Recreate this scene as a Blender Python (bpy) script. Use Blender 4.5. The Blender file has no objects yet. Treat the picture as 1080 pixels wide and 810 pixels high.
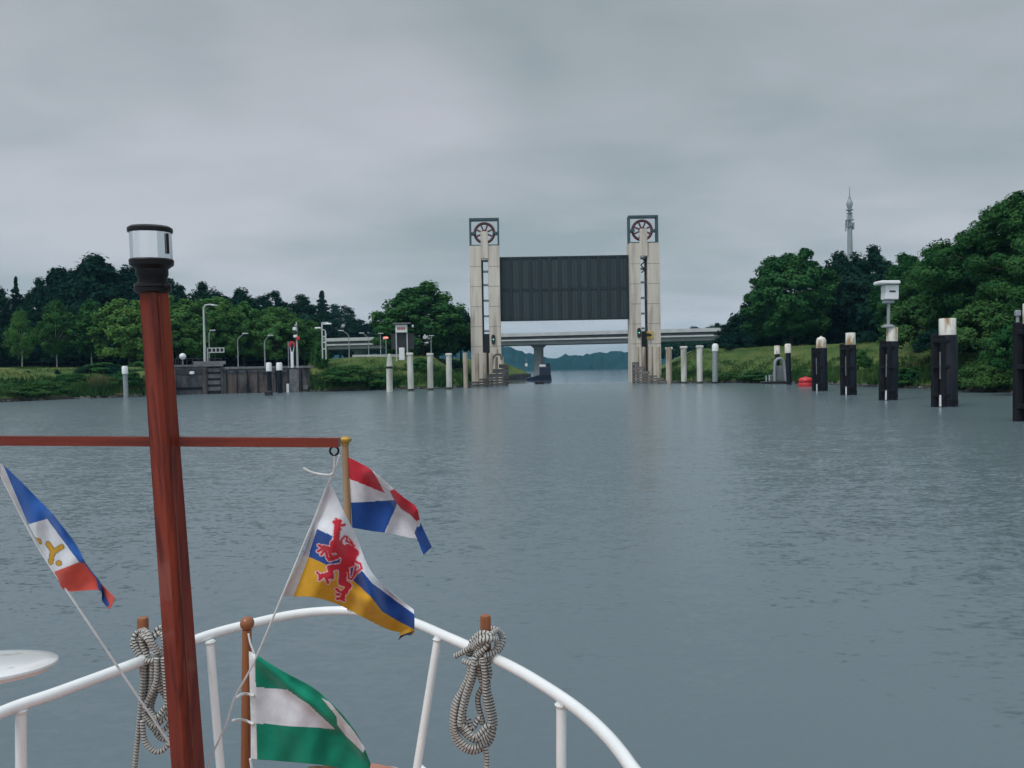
import bpy, math, random
import numpy as np
from mathutils import Vector, Matrix
R = math.radians
rnd = random.Random(7)
rs = np.random.RandomState(11)
scene = bpy.context.scene
col = scene.collection

# ------------------------------------------------------------------ camera
F = 816.0
CAM = Vector((0, 0, 2.2))
PITCH, ROLL = math.atan(16 / F), R(1.0)
fwd = Vector((0, math.cos(PITCH), -math.sin(PITCH)))
r0, u0 = Vector((1, 0, 0)), Vector((0, math.sin(PITCH), math.cos(PITCH)))
rgt = r0 * math.cos(ROLL) - u0 * math.sin(ROLL)
up = u0 * math.cos(ROLL) + r0 * math.sin(ROLL)
cd = bpy.data.cameras.new('camera'); cam = bpy.data.objects.new('camera', cd); col.objects.link(cam)
m = Matrix((rgt, up, -fwd)).transposed().to_4x4(); m.translation = CAM
cam.matrix_world = m
cd.sensor_width = 36; cd.lens = F / 1080 * 36; cd.clip_start = 0.05; cd.clip_end = 8000
scene.camera = cam

def at(px, py, d):
    """world point seen at photo position (px,py) at a depth of d metres"""
    return CAM + fwd * d + rgt * ((px - 540) / F * d) + up * ((405 - py) / F * d)
def onz(px, py, z=0.0):
    v = fwd + rgt * ((px - 540) / F) + up * ((405 - py) / F)
    return CAM + v * ((z - CAM.z) / v.z)
def zat(px, py, d): return at(px, py, d).z

# ------------------------------------------------------------------ mesh helpers
def wloc(o):
    v = Vector((0, 0, 0))
    while o is not None:
        v += o.location; o = o.parent
    return v

def catmull(pts, n=8, closed=False):
    P = [Vector(p) for p in pts]; out = []; N = len(P)
    rng = range(N) if closed else range(N - 1)
    for i in rng:
        if closed: a, b, c, d = P[(i - 1) % N], P[i], P[(i + 1) % N], P[(i + 2) % N]
        else: a, b, c, d = P[max(i - 1, 0)], P[i], P[i + 1], P[min(i + 2, N - 1)]
        for k in range(n):
            t = k / n
            out.append(0.5 * ((2 * b) + (c - a) * t + (2 * a - 5 * b + 4 * c - d) * t * t + (3 * b - a - 3 * c + d) * t ** 3))
    if not closed: out.append(P[-1])
    return out

class MB:
    def __init__(s): s.v = []; s.f = []; s.uv = []; s.mi = []
    def face(s, idx, uv=None, mi=0):
        s.f.append(tuple(idx)); s.uv.append(uv or [(0, 0)] * len(idx)); s.mi.append(mi)
    def quad(s, a, b, c, d, mi=0):
        i = len(s.v); s.v += [Vector(p) for p in (a, b, c, d)]
        s.face((i, i + 1, i + 2, i + 3), None, mi); return s
    def box(s, c, size, rz=0, mi=0, bev=0.0, taper=1.0):
        c = Vector(c); hx, hy, hz = (q / 2 for q in size)
        cr, sr = math.cos(rz), math.sin(rz)
        def P(x, y, z): return c + Vector((x * cr - y * sr, x * sr + y * cr, z))
        i = len(s.v)
        if bev <= 0:
            for z, k in ((-hz, 1), (hz, taper)):
                for x, y in ((-hx, -hy), (hx, -hy), (hx, hy), (-hx, hy)): s.v.append(P(x * k, y * k, z))
            rings = 2
            nn = 4
        else:
            b = min(bev, hx * .9, hy * .9, hz * .9)
            prof = [(-hz, b), (-hz + b, 0), (hz - b, 0), (hz, b)]
            for z, q in prof:
                k = taper if z > 0 else 1
                X, Y = hx - q, hy - q
                for x, y in ((-X + b, -Y), (X - b, -Y), (X, -Y + b), (X, Y - b), (X - b, Y), (-X + b, Y), (-X, Y - b), (-X, -Y + b)):
                    s.v.append(P(x * k, y * k, z))
            rings = 4; nn = 8
        for r_ in range(rings - 1):
            for k in range(nn):
                a = i + r_ * nn + k; b_ = i + r_ * nn + (k + 1) % nn
                s.face((a, b_, b_ + nn, a + nn), None, mi)
        s.face([i + k for k in range(nn)][::-1], None, mi)
        s.face([i + (rings - 1) * nn + k for k in range(nn)], None, mi)
        return s
    def tube(s, pts, rad, seg=10, mi=0, closed=False, caps=True, rot=0, flat=1.0):
        pts = [Vector(p) for p in pts]; N = len(pts)
        if not hasattr(rad, '__len__'): rad = [rad] * N
        base = len(s.v); L = 0; nrm = None; Ls = []
        for k in range(N):
            if closed: t = pts[(k + 1) % N] - pts[k - 1]
            else: t = pts[min(k + 1, N - 1)] - pts[max(k - 1, 0)]
            if t.length < 1e-9: t = Vector((0, 0, 1))
            t.normalize()
            if nrm is None:
                ref = Vector((0, 0, 1)) if abs(t.z) < .9 else Vector((0, 1, 0))
                nrm = (ref - t * ref.dot(t)).normalized()
            else:
                nrm = (nrm - t * nrm.dot(t))
                nrm = nrm.normalized() if nrm.length > 1e-6 else t.orthogonal().normalized()
            bn = t.cross(nrm)
            if k: L += (pts[k] - pts[k - 1]).length
            Ls.append(L)
            for j in range(seg):
                a = 2 * math.pi * j / seg + rot
                s.v.append(pts[k] + (nrm * math.cos(a) * flat + bn * math.sin(a)) * rad[k])
        for k in range(N if closed else N - 1):
            k2 = (k + 1) % N
            l0 = Ls[k]; l1 = Ls[k2] if k2 else Ls[k] + (pts[0] - pts[k]).length
            for j in range(seg):
                j2 = (j + 1) % seg
                s.face((base + k * seg + j, base + k * seg + j2, base + k2 * seg + j2, base + k2 * seg + j),
                       [(j / seg, l0), ((j + 1) / seg, l0), ((j + 1) / seg, l1), (j / seg, l1)], mi)
        if caps and not closed:
            s.face([base + j for j in range(seg)][::-1], None, mi)
            s.face([base + (N - 1) * seg + j for j in range(seg)], None, mi)
        return s
    def lathe(s, prof, c, seg=20, mi=0, M=None):
        c = Vector(c); base = len(s.v)
        for r_, z in prof:
            for j in range(seg):
                a = 2 * math.pi * j / seg
                p = Vector((r_ * math.cos(a), r_ * math.sin(a), z))
                if M is not None: p = M @ p
                s.v.append(c + p)
        for k in range(len(prof) - 1):
            for j in range(seg):
                j2 = (j + 1) % seg
                s.face((base + k * seg + j, base + k * seg + j2, base + (k + 1) * seg + j2, base + (k + 1) * seg + j), None, mi)
        s.face([base + j for j in range(seg)][::-1], None, mi)
        s.face([base + (len(prof) - 1) * seg + j for j in range(seg)], None, mi)
        return s
    def beam(s, a, b, w, h, mi=0):
        """rectangular bar from a to b, w across (horizontal), h deep"""
        a, b = Vector(a), Vector(b); t = (b - a).normalized()
        ref = Vector((0, 0, 1)) if abs(t.z) < .95 else Vector((0, 1, 0))
        sx = t.cross(ref).normalized() * w / 2; sy = sx.cross(t).normalized() * h / 2
        i = len(s.v)
        for p in (a, b): s.v += [p - sx - sy, p + sx - sy, p + sx + sy, p - sx + sy]
        for k in range(4): s.face((i + k, i + (k + 1) % 4, i + 4 + (k + 1) % 4, i + 4 + k), None, mi)
        s.face((i + 3, i + 2, i + 1, i), None, mi); s.face((i + 4, i + 5, i + 6, i + 7), None, mi)
        return s
    def ball(s, c, r_, seg=14, sz=1.0, mi=0):
        n = 8
        return s.lathe([(max(r_ * math.sin(math.pi * k / n), 1e-4), -r_ * sz * math.cos(math.pi * k / n)) for k in range(n + 1)], c, seg, mi)
    def build(s, name, mats, parent=None, smooth=False, loc=None):
        off = wloc(parent) if parent is not None else (Vector(loc) if loc is not None else Vector((0, 0, 0)))
        me = bpy.data.meshes.new(name)
        me.from_pydata([tuple(v - off) for v in s.v], [], s.f)
        uvl = me.uv_layers.new(name='UVMap')
        flat = [c for u in s.uv for q in u for c in q]
        uvl.data.foreach_set('uv', flat)
        mats = mats if isinstance(mats, (list, tuple)) else [mats]
        for m_ in mats: me.materials.append(m_)
        me.polygons.foreach_set('material_index', s.mi)
        if smooth == 'auto':
            me.polygons.foreach_set('use_smooth', [True] * len(s.f))
            me.set_sharp_from_angle(angle=R(40))
        elif smooth: me.polygons.foreach_set('use_smooth', [True] * len(s.f))
        me.update()
        o = bpy.data.objects.new(name, me); col.objects.link(o)
        if parent is not None: o.parent = parent
        elif loc is not None: o.location = loc
        return o

def thing(name, label, cat, loc, group=None):
    o = bpy.data.objects.new(name, None); col.objects.link(o)
    o.empty_display_size = .2
    o.location = loc; o['label'] = label; o['category'] = cat
    if group: o['group'] = group
    return o
def tag(o, label, cat, group=None, kind=None):
    if label: o['label'] = label
    if cat: o['category'] = cat
    if group: o['group'] = group
    if kind: o['kind'] = kind
    return o
def struct(o): o['kind'] = 'structure'; return o

# ------------------------------------------------------------------ materials
def pm(name, c1, c2=None, scale=3.0, rough=.6, bump=0.0, bscale=None, metal=0.0, coat=0.0, detail=5, stretch=(1, 1, 1),
       coord='Object', contrast=(.35, .65), c3=None, s3=1.0, emit=None, estr=0, bdist=.02, spec=None, t3=(.5, .68)):
    m_ = bpy.data.materials.new(name); m_.use_nodes = True
    nt = m_.node_tree; b = nt.nodes['Principled BSDF']; L = nt.links.new
    b.inputs['Roughness'].default_value = rough; b.inputs['Metallic'].default_value = metal
    if coat: b.inputs['Coat Weight'].default_value = coat; b.inputs['Coat Roughness'].default_value = .08
    if spec is not None: b.inputs['Specular IOR Level'].default_value = spec
    b.inputs['Base Color'].default_value = (*c1, 1)
    tc = nt.nodes.new('ShaderNodeTexCoord'); mp = nt.nodes.new('ShaderNodeMapping')
    oi = nt.nodes.new('ShaderNodeObjectInfo'); of = nt.nodes.new('ShaderNodeMath'); of.operation = 'MULTIPLY'; of.inputs[1].default_value = 37
    L(oi.outputs['Random'], of.inputs[0]); av = nt.nodes.new('ShaderNodeVectorMath'); av.operation = 'ADD'
    L(tc.outputs[coord], av.inputs[0]); L(of.outputs[0], av.inputs[1])
    L(av.outputs[0], mp.inputs['Vector']); mp.inputs['Scale'].default_value = stretch
    if c2 is not None:
        n = nt.nodes.new('ShaderNodeTexNoise'); n.inputs['Scale'].default_value = scale; n.inputs['Detail'].default_value = detail
        n.inputs['Roughness'].default_value = .62
        L(mp.outputs[0], n.inputs['Vector'])
        mr = nt.nodes.new('ShaderNodeMapRange'); L(n.outputs['Fac'], mr.inputs['Value'])
        mr.inputs['From Min'].default_value, mr.inputs['From Max'].default_value = contrast
        mx = nt.nodes.new('ShaderNodeMix'); mx.data_type = 'RGBA'
        L(mr.outputs[0], mx.inputs['Factor'])
        mx.inputs['A'].default_value = (*c1, 1); mx.inputs['B'].default_value = (*c2, 1)
        out = mx.outputs['Result']
        if c3 is not None:
            n3 = nt.nodes.new('ShaderNodeTexNoise'); n3.inputs['Scale'].default_value = s3; n3.inputs['Detail'].default_value = 4
            L(mp.outputs[0], n3.inputs['Vector'])
            m3 = nt.nodes.new('ShaderNodeMapRange'); L(n3.outputs['Fac'], m3.inputs['Value'])
            m3.inputs['From Min'].default_value, m3.inputs['From Max'].default_value = t3
            x3 = nt.nodes.new('ShaderNodeMix'); x3.data_type = 'RGBA'
            L(m3.outputs[0], x3.inputs['Factor']); L(out, x3.inputs['A']); x3.inputs['B'].default_value = (*c3, 1)
            out = x3.outputs['Result']
        L(out, b.inputs['Base Color'])
    if bump:
        nb = nt.nodes.new('ShaderNodeTexNoise'); nb.inputs['Scale'].default_value = bscale or scale * 4; nb.inputs['Detail'].default_value = 6
        L(mp.outputs[0], nb.inputs['Vector'])
        bp = nt.nodes.new('ShaderNodeBump'); bp.inputs['Strength'].default_value = bump; bp.inputs['Distance'].default_value = bdist
        L(nb.outputs['Fac'], bp.inputs['Height']); L(bp.outputs[0], b.inputs['Normal'])
    if emit: b.inputs['Emission Color'].default_value = (*emit, 1); b.inputs['Emission Strength'].default_value = estr
    return m_

def leaf_mat(name, c1, c2, trans=.25):
    m_ = bpy.data.materials.new(name); m_.use_nodes = True
    nt = m_.node_tree; nt.nodes.remove(nt.nodes['Principled BSDF']); L = nt.links.new
    out = nt.nodes['Material Output']
    tc = nt.nodes.new('ShaderNodeTexCoord'); n = nt.nodes.new('ShaderNodeTexNoise')
    n.inputs['Scale'].default_value = .55; n.inputs['Detail'].default_value = 4; L(tc.outputs['Object'], n.inputs['Vector'])
    oi = nt.nodes.new('ShaderNodeObjectInfo')
    ad = nt.nodes.new('ShaderNodeMath'); ad.operation = 'MULTIPLY_ADD'
    L(oi.outputs['Random'], ad.inputs[0]); ad.inputs[1].default_value = .35; L(n.outputs['Fac'], ad.inputs[2])
    mr = nt.nodes.new('ShaderNodeMapRange'); L(ad.outputs[0], mr.inputs['Value'])
    mr.inputs['From Min'].default_value = .45; mr.inputs['From Max'].default_value = .9
    mx = nt.nodes.new('ShaderNodeMix'); mx.data_type = 'RGBA'; L(mr.outputs[0], mx.inputs['Factor'])
    mx.inputs['A'].default_value = (*c1, 1); mx.inputs['B'].default_value = (*c2, 1)
    d = nt.nodes.new('ShaderNodeBsdfDiffuse'); t = nt.nodes.new('ShaderNodeBsdfTranslucent')
    L(mx.outputs['Result'], d.inputs['Color']); L(mx.outputs['Result'], t.inputs['Color'])
    ms = nt.nodes.new('ShaderNodeMixShader'); ms.inputs[0].default_value = trans
    L(d.outputs[0], ms.inputs[1]); L(t.outputs[0], ms.inputs[2]); L(ms.outputs[0], out.inputs['Surface'])
    return m_

M = {}
M['concrete'] = pm('pale_concrete', (.69, .63, .55), (.58, .525, .455), 1.1, .85, .25, 14, stretch=(1, 1, .09), c3=(.44, .40, .345), s3=1.8, t3=(.48, .66))
M['concrete_pile'] = pm('pile_concrete', (.68, .68, .63), (.50, .51, .47), 2.2, .85, .3, 16, stretch=(1, 1, .3), c3=(.38, .39, .34), s3=.9)
M['old_concrete'] = pm('stained_wall', (.135, .122, .115), (.030, .029, .034), 1.5, .9, .5, 7, stretch=(1, 1, .3), contrast=(.40, .62), c3=(.125, .078, .073), s3=.9, bdist=.06)
M['quay_grey'] = pm('quay_grey', (.10, .105, .115), (.028, .032, .04), 1.6, .85, .4, 9, stretch=(1, 1, .3))
M['coping'] = pm('coping', (.21, .215, .22), (.12, .125, .13), 2, .85, .2)
M['gate'] = pm('gate_steel', (.038, .058, .067), (.028, .046, .054), .6, .65, .08, 6, stretch=(1, 1, .12), c3=(.055, .060, .058), s3=1.1, t3=(.55, .75))
M['gate_rib'] = pm('gate_rib', (.013, .027, .036), (.010, .021, .029), .8, .65)
M['teal'] = pm('teal_paint', (.045, .095, .11), (.03, .07, .085), 4, .5)
M['wheel'] = pm('red_oxide', (.13, .035, .042), (.08, .026, .033), 5, .6)
M['slot_dark'] = pm('slot_dark', (.03, .035, .04), (.02, .022, .027), 2, .6)
M['glass_pale'] = pm('pale_glazing', (.34, .42, .46), (.26, .34, .39), .5, .12, spec=.6)
M['black'] = pm('black_paint', (.012, .013, .015), (.02, .02, .022), 6, .5)
M['black_steel'] = pm('black_pile', (.005, .008, .015), (.012, .016, .026), 2.2, .6, .3, 12, stretch=(1, 1, .3), c3=(.020, .022, .028), s3=1.3, spec=.2)
M['fender'] = pm('fender_timber', (.014, .015, .020), (.006, .007, .010), 4, .75, .4, 15, stretch=(1, 1, .15), spec=.2)
M['white_cap'] = pm('weathered_white_cap', (.80, .80, .75), (.70, .68, .62), 2.6, .7, .2, 12, stretch=(1, 1, .35), c3=(.34, .22, .11), s3=2.6, t3=(.50, .66))
M['white'] = pm('white_paint', (.80, .82, .83), (.74, .77, .78), 2, .35)
M['rail_white'] = pm('rail_gloss', (.84, .86, .86), (.78, .81, .81), 9, .24, .02, 40, coat=.35, c3=(.52, .47, .40), s3=16, t3=(.66, .76), bdist=.002)
M['grey_metal'] = pm('galvanised', (.34, .37, .39), (.24, .27, .29), 5, .5, metal=.2)
M['tower_grey'] = pm('mast_grey', (.30, .33, .35), (.22, .25, .27), .3, .7)
M['pale_metal'] = pm('pale_pole', (.55, .58, .58), (.42, .46, .47), 5, .5)
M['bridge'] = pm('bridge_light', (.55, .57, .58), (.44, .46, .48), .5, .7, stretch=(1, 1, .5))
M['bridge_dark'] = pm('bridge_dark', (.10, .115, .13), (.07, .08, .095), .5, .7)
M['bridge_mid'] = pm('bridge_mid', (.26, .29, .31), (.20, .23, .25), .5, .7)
M['plank'] = pm('grey_planks', (.20, .185, .17), (.10, .095, .09), 1.6, .85, .4, 8, stretch=(.3, .3, 3))
M['post_wood'] = pm('pale_weathered_post', (.50, .44, .35), (.33, .285, .22), 1.8, .85, .3, 9, stretch=(1, 1, .2), c3=(.20, .15, .11), s3=.8)
M['rust'] = pm('rusty_pipe', (.22, .19, .15), (.12, .10, .08), 6, .8)
M['red_sign'] = pm('red_sign', (.55, .04, .05), (.45, .03, .04), 4, .5)
M['red_buoy'] = pm('red_buoy', (.62, .035, .04), (.48, .022, .03), 4, .4)
M['yellow'] = pm('yellow_paint', (.65, .48, .13), (.5, .36, .1), 4, .5)
M['green_light'] = pm('green_lamp', (.05, .4, .25), emit=(.1, .9, .55), estr=1.1)
M['orange_light'] = pm('orange_lamp', (.8, .2, .08), emit=(1, .32, .32), estr=.9)
M['lamp_glass'] = pm('lamp_glass', (.8, .83, .83), (.72, .76, .77), 4, .2)
M['bark'] = pm('bark', (.075, .06, .045), (.04, .033, .026), 3, .9, .5, 10, stretch=(1, 1, .2))
M['birch_bark'] = pm('birch_bark', (.42, .41, .37), (.12, .11, .10), 3, .8, .3, 10, contrast=(.5, .7))
M['ship_blue'] = pm('ship_blue', (.022, .035, .075), (.015, .024, .055), 2, .45)
M['leaf_dark'] = leaf_mat('leaf_dark', (.008, .031, .025), (.016, .050, .031), .15)
M['leaf_mid'] = leaf_mat('leaf_mid', (.018, .080, .028), (.070, .170, .050), .2)
M['leaf_light'] = leaf_mat('leaf_light', (.060, .170, .052), (.125, .240, .062), .2)
M['leaf_shrub'] = leaf_mat('leaf_shrub', (.024, .090, .030), (.070, .150, .045), .15)
M['leaf_grey'] = leaf_mat('leaf_reed', (.10, .125, .06), (.15, .165, .075))
M['mahogany'] = pm('varnished_mahogany', (.235, .036, .016), (.14, .018, .009), 4.5, .42, .06, 30, stretch=(7, 7, .35), coat=.4, bdist=.004, c3=(.085, .010, .006), s3=9, spec=.25)
M['mahogany_bar'] = pm('varnished_mahogany_bar', (.215, .032, .015), (.135, .018, .009), 4.5, .42, .06, 30, stretch=(.35, 7, 7), coat=.4, bdist=.004, c3=(.085, .010, .006), s3=9, spec=.25)
M['teak'] = pm('oiled_wood', (.30, .105, .035), (.20, .060, .02), 9, .45, .1, 60, stretch=(3, 3, .3), coat=.3, bdist=.003)
M['pole_wood'] = pm('pale_pole_wood', (.40, .26, .14), (.30, .19, .10), 9, .45, stretch=(3, 3, .3))
M['brass'] = pm('brass', (.62, .40, .10), (.48, .30, .08), 10, .3, metal=.9)
M['chrome'] = pm('polished_metal', (.74, .76, .78), (.68, .70, .72), 2, .2, metal=1.0)
M['plastic_black'] = pm('black_plastic', (.007, .008, .010), (.012, .013, .015), 20, .42, spec=.25)
M['deck'] = pm('salmon_deck_paint', (.42, .19, .13), (.36, .16, .11), 12, .7, .3, 150, bdist=.002)
M['hull'] = pm('white_hull', (.78, .79, .79), (.72, .73, .74), 2, .3, coat=.3)
M['line'] = pm('white_line', (.72, .74, .74), (.58, .60, .60), 60, .7)
M['coir'] = pm('brown_coir', (.14, .085, .045), (.05, .03, .018), 40, .95, .6, 120, bdist=.006)

def rope_mat():
    m_ = bpy.data.materials.new('flecked_rope'); m_.use_nodes = True
    nt = m_.node_tree; b = nt.nodes['Principled BSDF']; L = nt.links.new
    b.inputs['Roughness'].default_value = .8
    uv = nt.nodes.new('ShaderNodeUVMap'); sp = nt.nodes.new('ShaderNodeSeparateXYZ'); L(uv.outputs[0], sp.inputs[0])
    a = nt.nodes.new('ShaderNodeMath'); a.operation = 'MULTIPLY_ADD'
    L(sp.outputs['Y'], a.inputs[0]); a.inputs[1].default_value = 1 / .0102; L(sp.outputs['X'], a.inputs[2])
    f = nt.nodes.new('ShaderNodeMath'); f.operation = 'FRACT'; L(a.outputs[0], f.inputs[0])
    g = nt.nodes.new('ShaderNodeMath'); g.operation = 'GREATER_THAN'; L(f.outputs[0], g.inputs[0]); g.inputs[1].default_value = .64
    mx = nt.nodes.new('ShaderNodeMix'); mx.data_type = 'RGBA'; L(g.outputs[0], mx.inputs['Factor'])
    mx.inputs['A'].default_value = (.52, .51, .47, 1); mx.inputs['B'].default_value = (.045, .045, .05, 1)
    L(mx.outputs['Result'], b.inputs['Base Color'])
    s_ = nt.nodes.new('ShaderNodeMath'); s_.operation = 'SINE'
    k = nt.nodes.new('ShaderNodeMath'); k.operation = 'MULTIPLY'; L(a.outputs[0], k.inputs[0]); k.inputs[1].default_value = 4 * math.pi
    L(k.outputs[0], s_.inputs[0])
    bp = nt.nodes.new('ShaderNodeBump'); bp.inputs['Strength'].default_value = .5; bp.inputs['Distance'].default_value = .003
    L(s_.outputs[0], bp.inputs['Height']); L(bp.outputs[0], b.inputs['Normal'])
    return m_
M['rope'] = rope_mat()

def grass_mat(name, cols):
    m_ = bpy.data.materials.new(name); m_.use_nodes = True
    nt = m_.node_tree; b = nt.nodes['Principled BSDF']; L = nt.links.new
    b.inputs['Roughness'].default_value = .95; b.inputs['Specular IOR Level'].default_value = .1
    tc = nt.nodes.new('ShaderNodeTexCoord')
    n = nt.nodes.new('ShaderNodeTexNoise'); n.inputs['Scale'].default_value = .22; n.inputs['Detail'].default_value = 7; n.inputs['Roughness'].default_value = .65
    L(tc.outputs['Object'], n.inputs['Vector'])
    cr = nt.nodes.new('ShaderNodeValToRGB'); L(n.outputs['Fac'], cr.inputs[0])
    e = cr.color_ramp.elements
    while len(e) < len(cols): e.new(.5)
    for i, (p, c) in enumerate(cols): e[i].position = p; e[i].color = (*c, 1)
    L(cr.outputs[0], b.inputs['Base Color'])
    return m_
M['bank'] = grass_mat('bank_grass', [(.30, (.030, .070, .022)), (.46, (.062, .108, .033)), (.60, (.110, .138, .046)), (.72, (.17, .135, .075))])
M['blade'] = grass_mat('blade_grass', [(.30, (.035, .085, .026)), (.46, (.070, .125, .038)), (.60, (.118, .150, .052)), (.74, (.175, .145, .08))])
M['algae'] = pm('algae', (.035, .045, .03), (.07, .075, .05), 5, .8, .3, 20)
M['stone'] = pm('bank_stone', (.10, .10, .09), (.045, .05, .042), 1.2, .9, .4, 8)
M['mud'] = pm('wet_mud', (.022, .022, .018), (.04, .036, .028), 2, .8)
M['blade_dark'] = grass_mat('blade_dark', [(.30, (.014, .052, .018)), (.46, (.032, .088, .026)), (.60, (.06, .125, .034)), (.74, (.10, .125, .05))])
M['hill'] = pm('wooded_hill', (.012, .045, .060), (.022, .062, .070), .035, 1.0, 1.0, .06, bdist=6, spec=0)  # dark green woods tinted blue: part of the distance haze is in this colour

def water_mat():
    m_ = bpy.data.materials.new('canal_water'); m_.use_nodes = True
    nt = m_.node_tree; b = nt.nodes['Principled BSDF']; L = nt.links.new
    b.inputs['Base Color'].default_value = (.114, .156, .178, 1)
    b.inputs['IOR'].default_value = 1.333
    tc = nt.nodes.new('ShaderNodeTexCoord')
    def mapped(stretch, rz):
        mp = nt.nodes.new('ShaderNodeMapping'); mp.inputs['Scale'].default_value = stretch; mp.inputs['Rotation'].default_value = (0, 0, rz)
        L(tc.outputs['Object'], mp.inputs['Vector']); return mp.outputs[0]
    def noise(scale, stretch, detail, rough, rz=0, out='Fac'):
        n = nt.nodes.new('ShaderNodeTexNoise'); n.inputs['Scale'].default_value = scale; n.inputs['Detail'].default_value = detail
        n.inputs['Roughness'].default_value = rough; n.inputs['Distortion'].default_value = .5; L(mapped(stretch, rz), n.inputs['Vector'])
        return n.outputs[out]
    def vm(op, a, b_=None, sc=None):
        n = nt.nodes.new('ShaderNodeVectorMath'); n.operation = op; L(a, n.inputs[0])
        if b_ is not None:
            if isinstance(b_, tuple): n.inputs[1].default_value = b_
            else: L(b_, n.inputs[1])
        if sc is not None:
            if isinstance(sc, float): n.inputs['Scale'].default_value = sc
            else: L(sc, n.inputs['Scale'])
        return n.outputs[0]
    # sheltered water beyond the lift gate is calmer; gusts make rougher and smoother patches
    sp = nt.nodes.new('ShaderNodeSeparateXYZ'); L(tc.outputs['Object'], sp.inputs[0])
    mr = nt.nodes.new('ShaderNodeMapRange'); L(sp.outputs['Y'], mr.inputs['Value'])
    mr.inputs['From Min'].default_value = 104; mr.inputs['From Max'].default_value = 116
    mr.inputs['To Min'].default_value = 1; mr.inputs['To Max'].default_value = .20
    ro = nt.nodes.new('ShaderNodeMapRange'); L(sp.outputs['Y'], ro.inputs['Value'])
    ro.inputs['From Min'].default_value = 104; ro.inputs['From Max'].default_value = 114
    ro.inputs['To Min'].default_value = .22; ro.inputs['To Max'].default_value = .07; L(ro.outputs[0], b.inputs['Roughness'])
    g = nt.nodes.new('ShaderNodeMapRange'); L(noise(.05, (1, .6, 1), 2, .5, .4), g.inputs['Value'])
    g.inputs['From Min'].default_value = .3; g.inputs['From Max'].default_value = .7; g.inputs['To Min'].default_value = .6; g.inputs['To Max'].default_value = 1.1
    k = nt.nodes.new('ShaderNodeMath'); k.operation = 'MULTIPLY'; L(mr.outputs[0], k.inputs[0]); L(g.outputs[0], k.inputs[1])
    # wave slopes taken straight from noise, so that far water stays as rough as near water
    tot = None
    for scale, st, det, amp, rz in ((1.1, (.6, 1.5, 1), 3, .12, .5), (3.6, (.7, 1.6, 1), 3, .33, .35), (12, (.8, 1.4, 1), 3, .60, .2)):
        c = vm('SCALE', vm('SUBTRACT', noise(scale, st, det, .55, rz, 'Color'), (.5, .5, .5)), sc=amp)
        tot = c if tot is None else vm('ADD', tot, c)
    tot = vm('MULTIPLY', vm('SCALE', tot, sc=k.outputs[0]), (.75, 1.0, 0.0))
    nrm = vm('NORMALIZE', vm('ADD', tot, (0, 0, 1)))
    L(nrm, b.inputs['Normal'])
    return m_
M['water'] = water_mat()

# ------------------------------------------------------------------ world, sun
SUN_EL, SUN_AZ = R(55), R(230)      # azimuth clockwise from +Y: behind the camera, a little to its left
w = bpy.data.worlds.new('World'); scene.world = w; w.use_nodes = True
nt = w.node_tree; L = nt.links.new
bg = nt.nodes['Background']; bg.inputs['Strength'].default_value = .1
sky = nt.nodes.new('ShaderNodeTexSky'); sky.sky_type = 'NISHITA'; sky.sun_disc = False
sky.sun_elevation = SUN_EL; sky.sun_rotation = SUN_AZ; sky.dust_density = 2; sky.air_density = 1.2
tc = nt.nodes.new('ShaderNodeTexCoord')
sep = nt.nodes.new('ShaderNodeSeparateXYZ'); L(tc.outputs['Generated'], sep.inputs[0])
# cloud deck: project the view direction onto a flat layer so clouds shrink to the horizon
mxz = nt.nodes.new('ShaderNodeMath'); mxz.operation = 'MAXIMUM'; L(sep.outputs['Z'], mxz.inputs[0]); mxz.inputs[1].default_value = 0
adz = nt.nodes.new('ShaderNodeMath'); adz.operation = 'ADD'; L(mxz.outputs[0], adz.inputs[0]); adz.inputs[1].default_value = .16
dv = nt.nodes.new('ShaderNodeVectorMath'); dv.operation = 'DIVIDE'; L(tc.outputs['Generated'], dv.inputs[0])
cmb = nt.nodes.new('ShaderNodeCombineXYZ')
for k in range(3): L(adz.outputs[0], cmb.inputs[k])
L(cmb.outputs[0], dv.inputs[1])
def wnoise(scale, detail, rough, stretch, loc):
    mp = nt.nodes.new('ShaderNodeMapping'); mp.inputs['Scale'].default_value = stretch; mp.inputs['Location'].default_value = loc
    L(dv.outputs[0], mp.inputs['Vector'])
    n = nt.nodes.new('ShaderNodeTexNoise'); n.inputs['Scale'].default_value = scale; n.inputs['Detail'].default_value = detail
    n.inputs['Roughness'].default_value = rough; n.inputs['Distortion'].default_value = .3
    L(mp.outputs[0], n.inputs['Vector']); return n.outputs['Fac']
n1 = wnoise(.75, 4, .45, (1, 1, .3), (3.1, 1.7, 0)); n2 = wnoise(2.2, 4, .5, (.8, 1.2, .3), (0.4, 5.2, 0))
mxn = nt.nodes.new('ShaderNodeMix'); mxn.data_type = 'FLOAT'; mxn.inputs['Factor'].default_value = .28
L(n1, mxn.inputs['A']); L(n2, mxn.inputs['B'])
cr = nt.nodes.new('ShaderNodeValToRGB'); L(mxn.outputs['Result'], cr.inputs[0])
e = cr.color_ramp.elements
e[0].position = .36; e[0].color = (.300, .350, .372, 1)
e[1].position = .62; e[1].color = (.482, .500, .545, 1)
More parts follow.
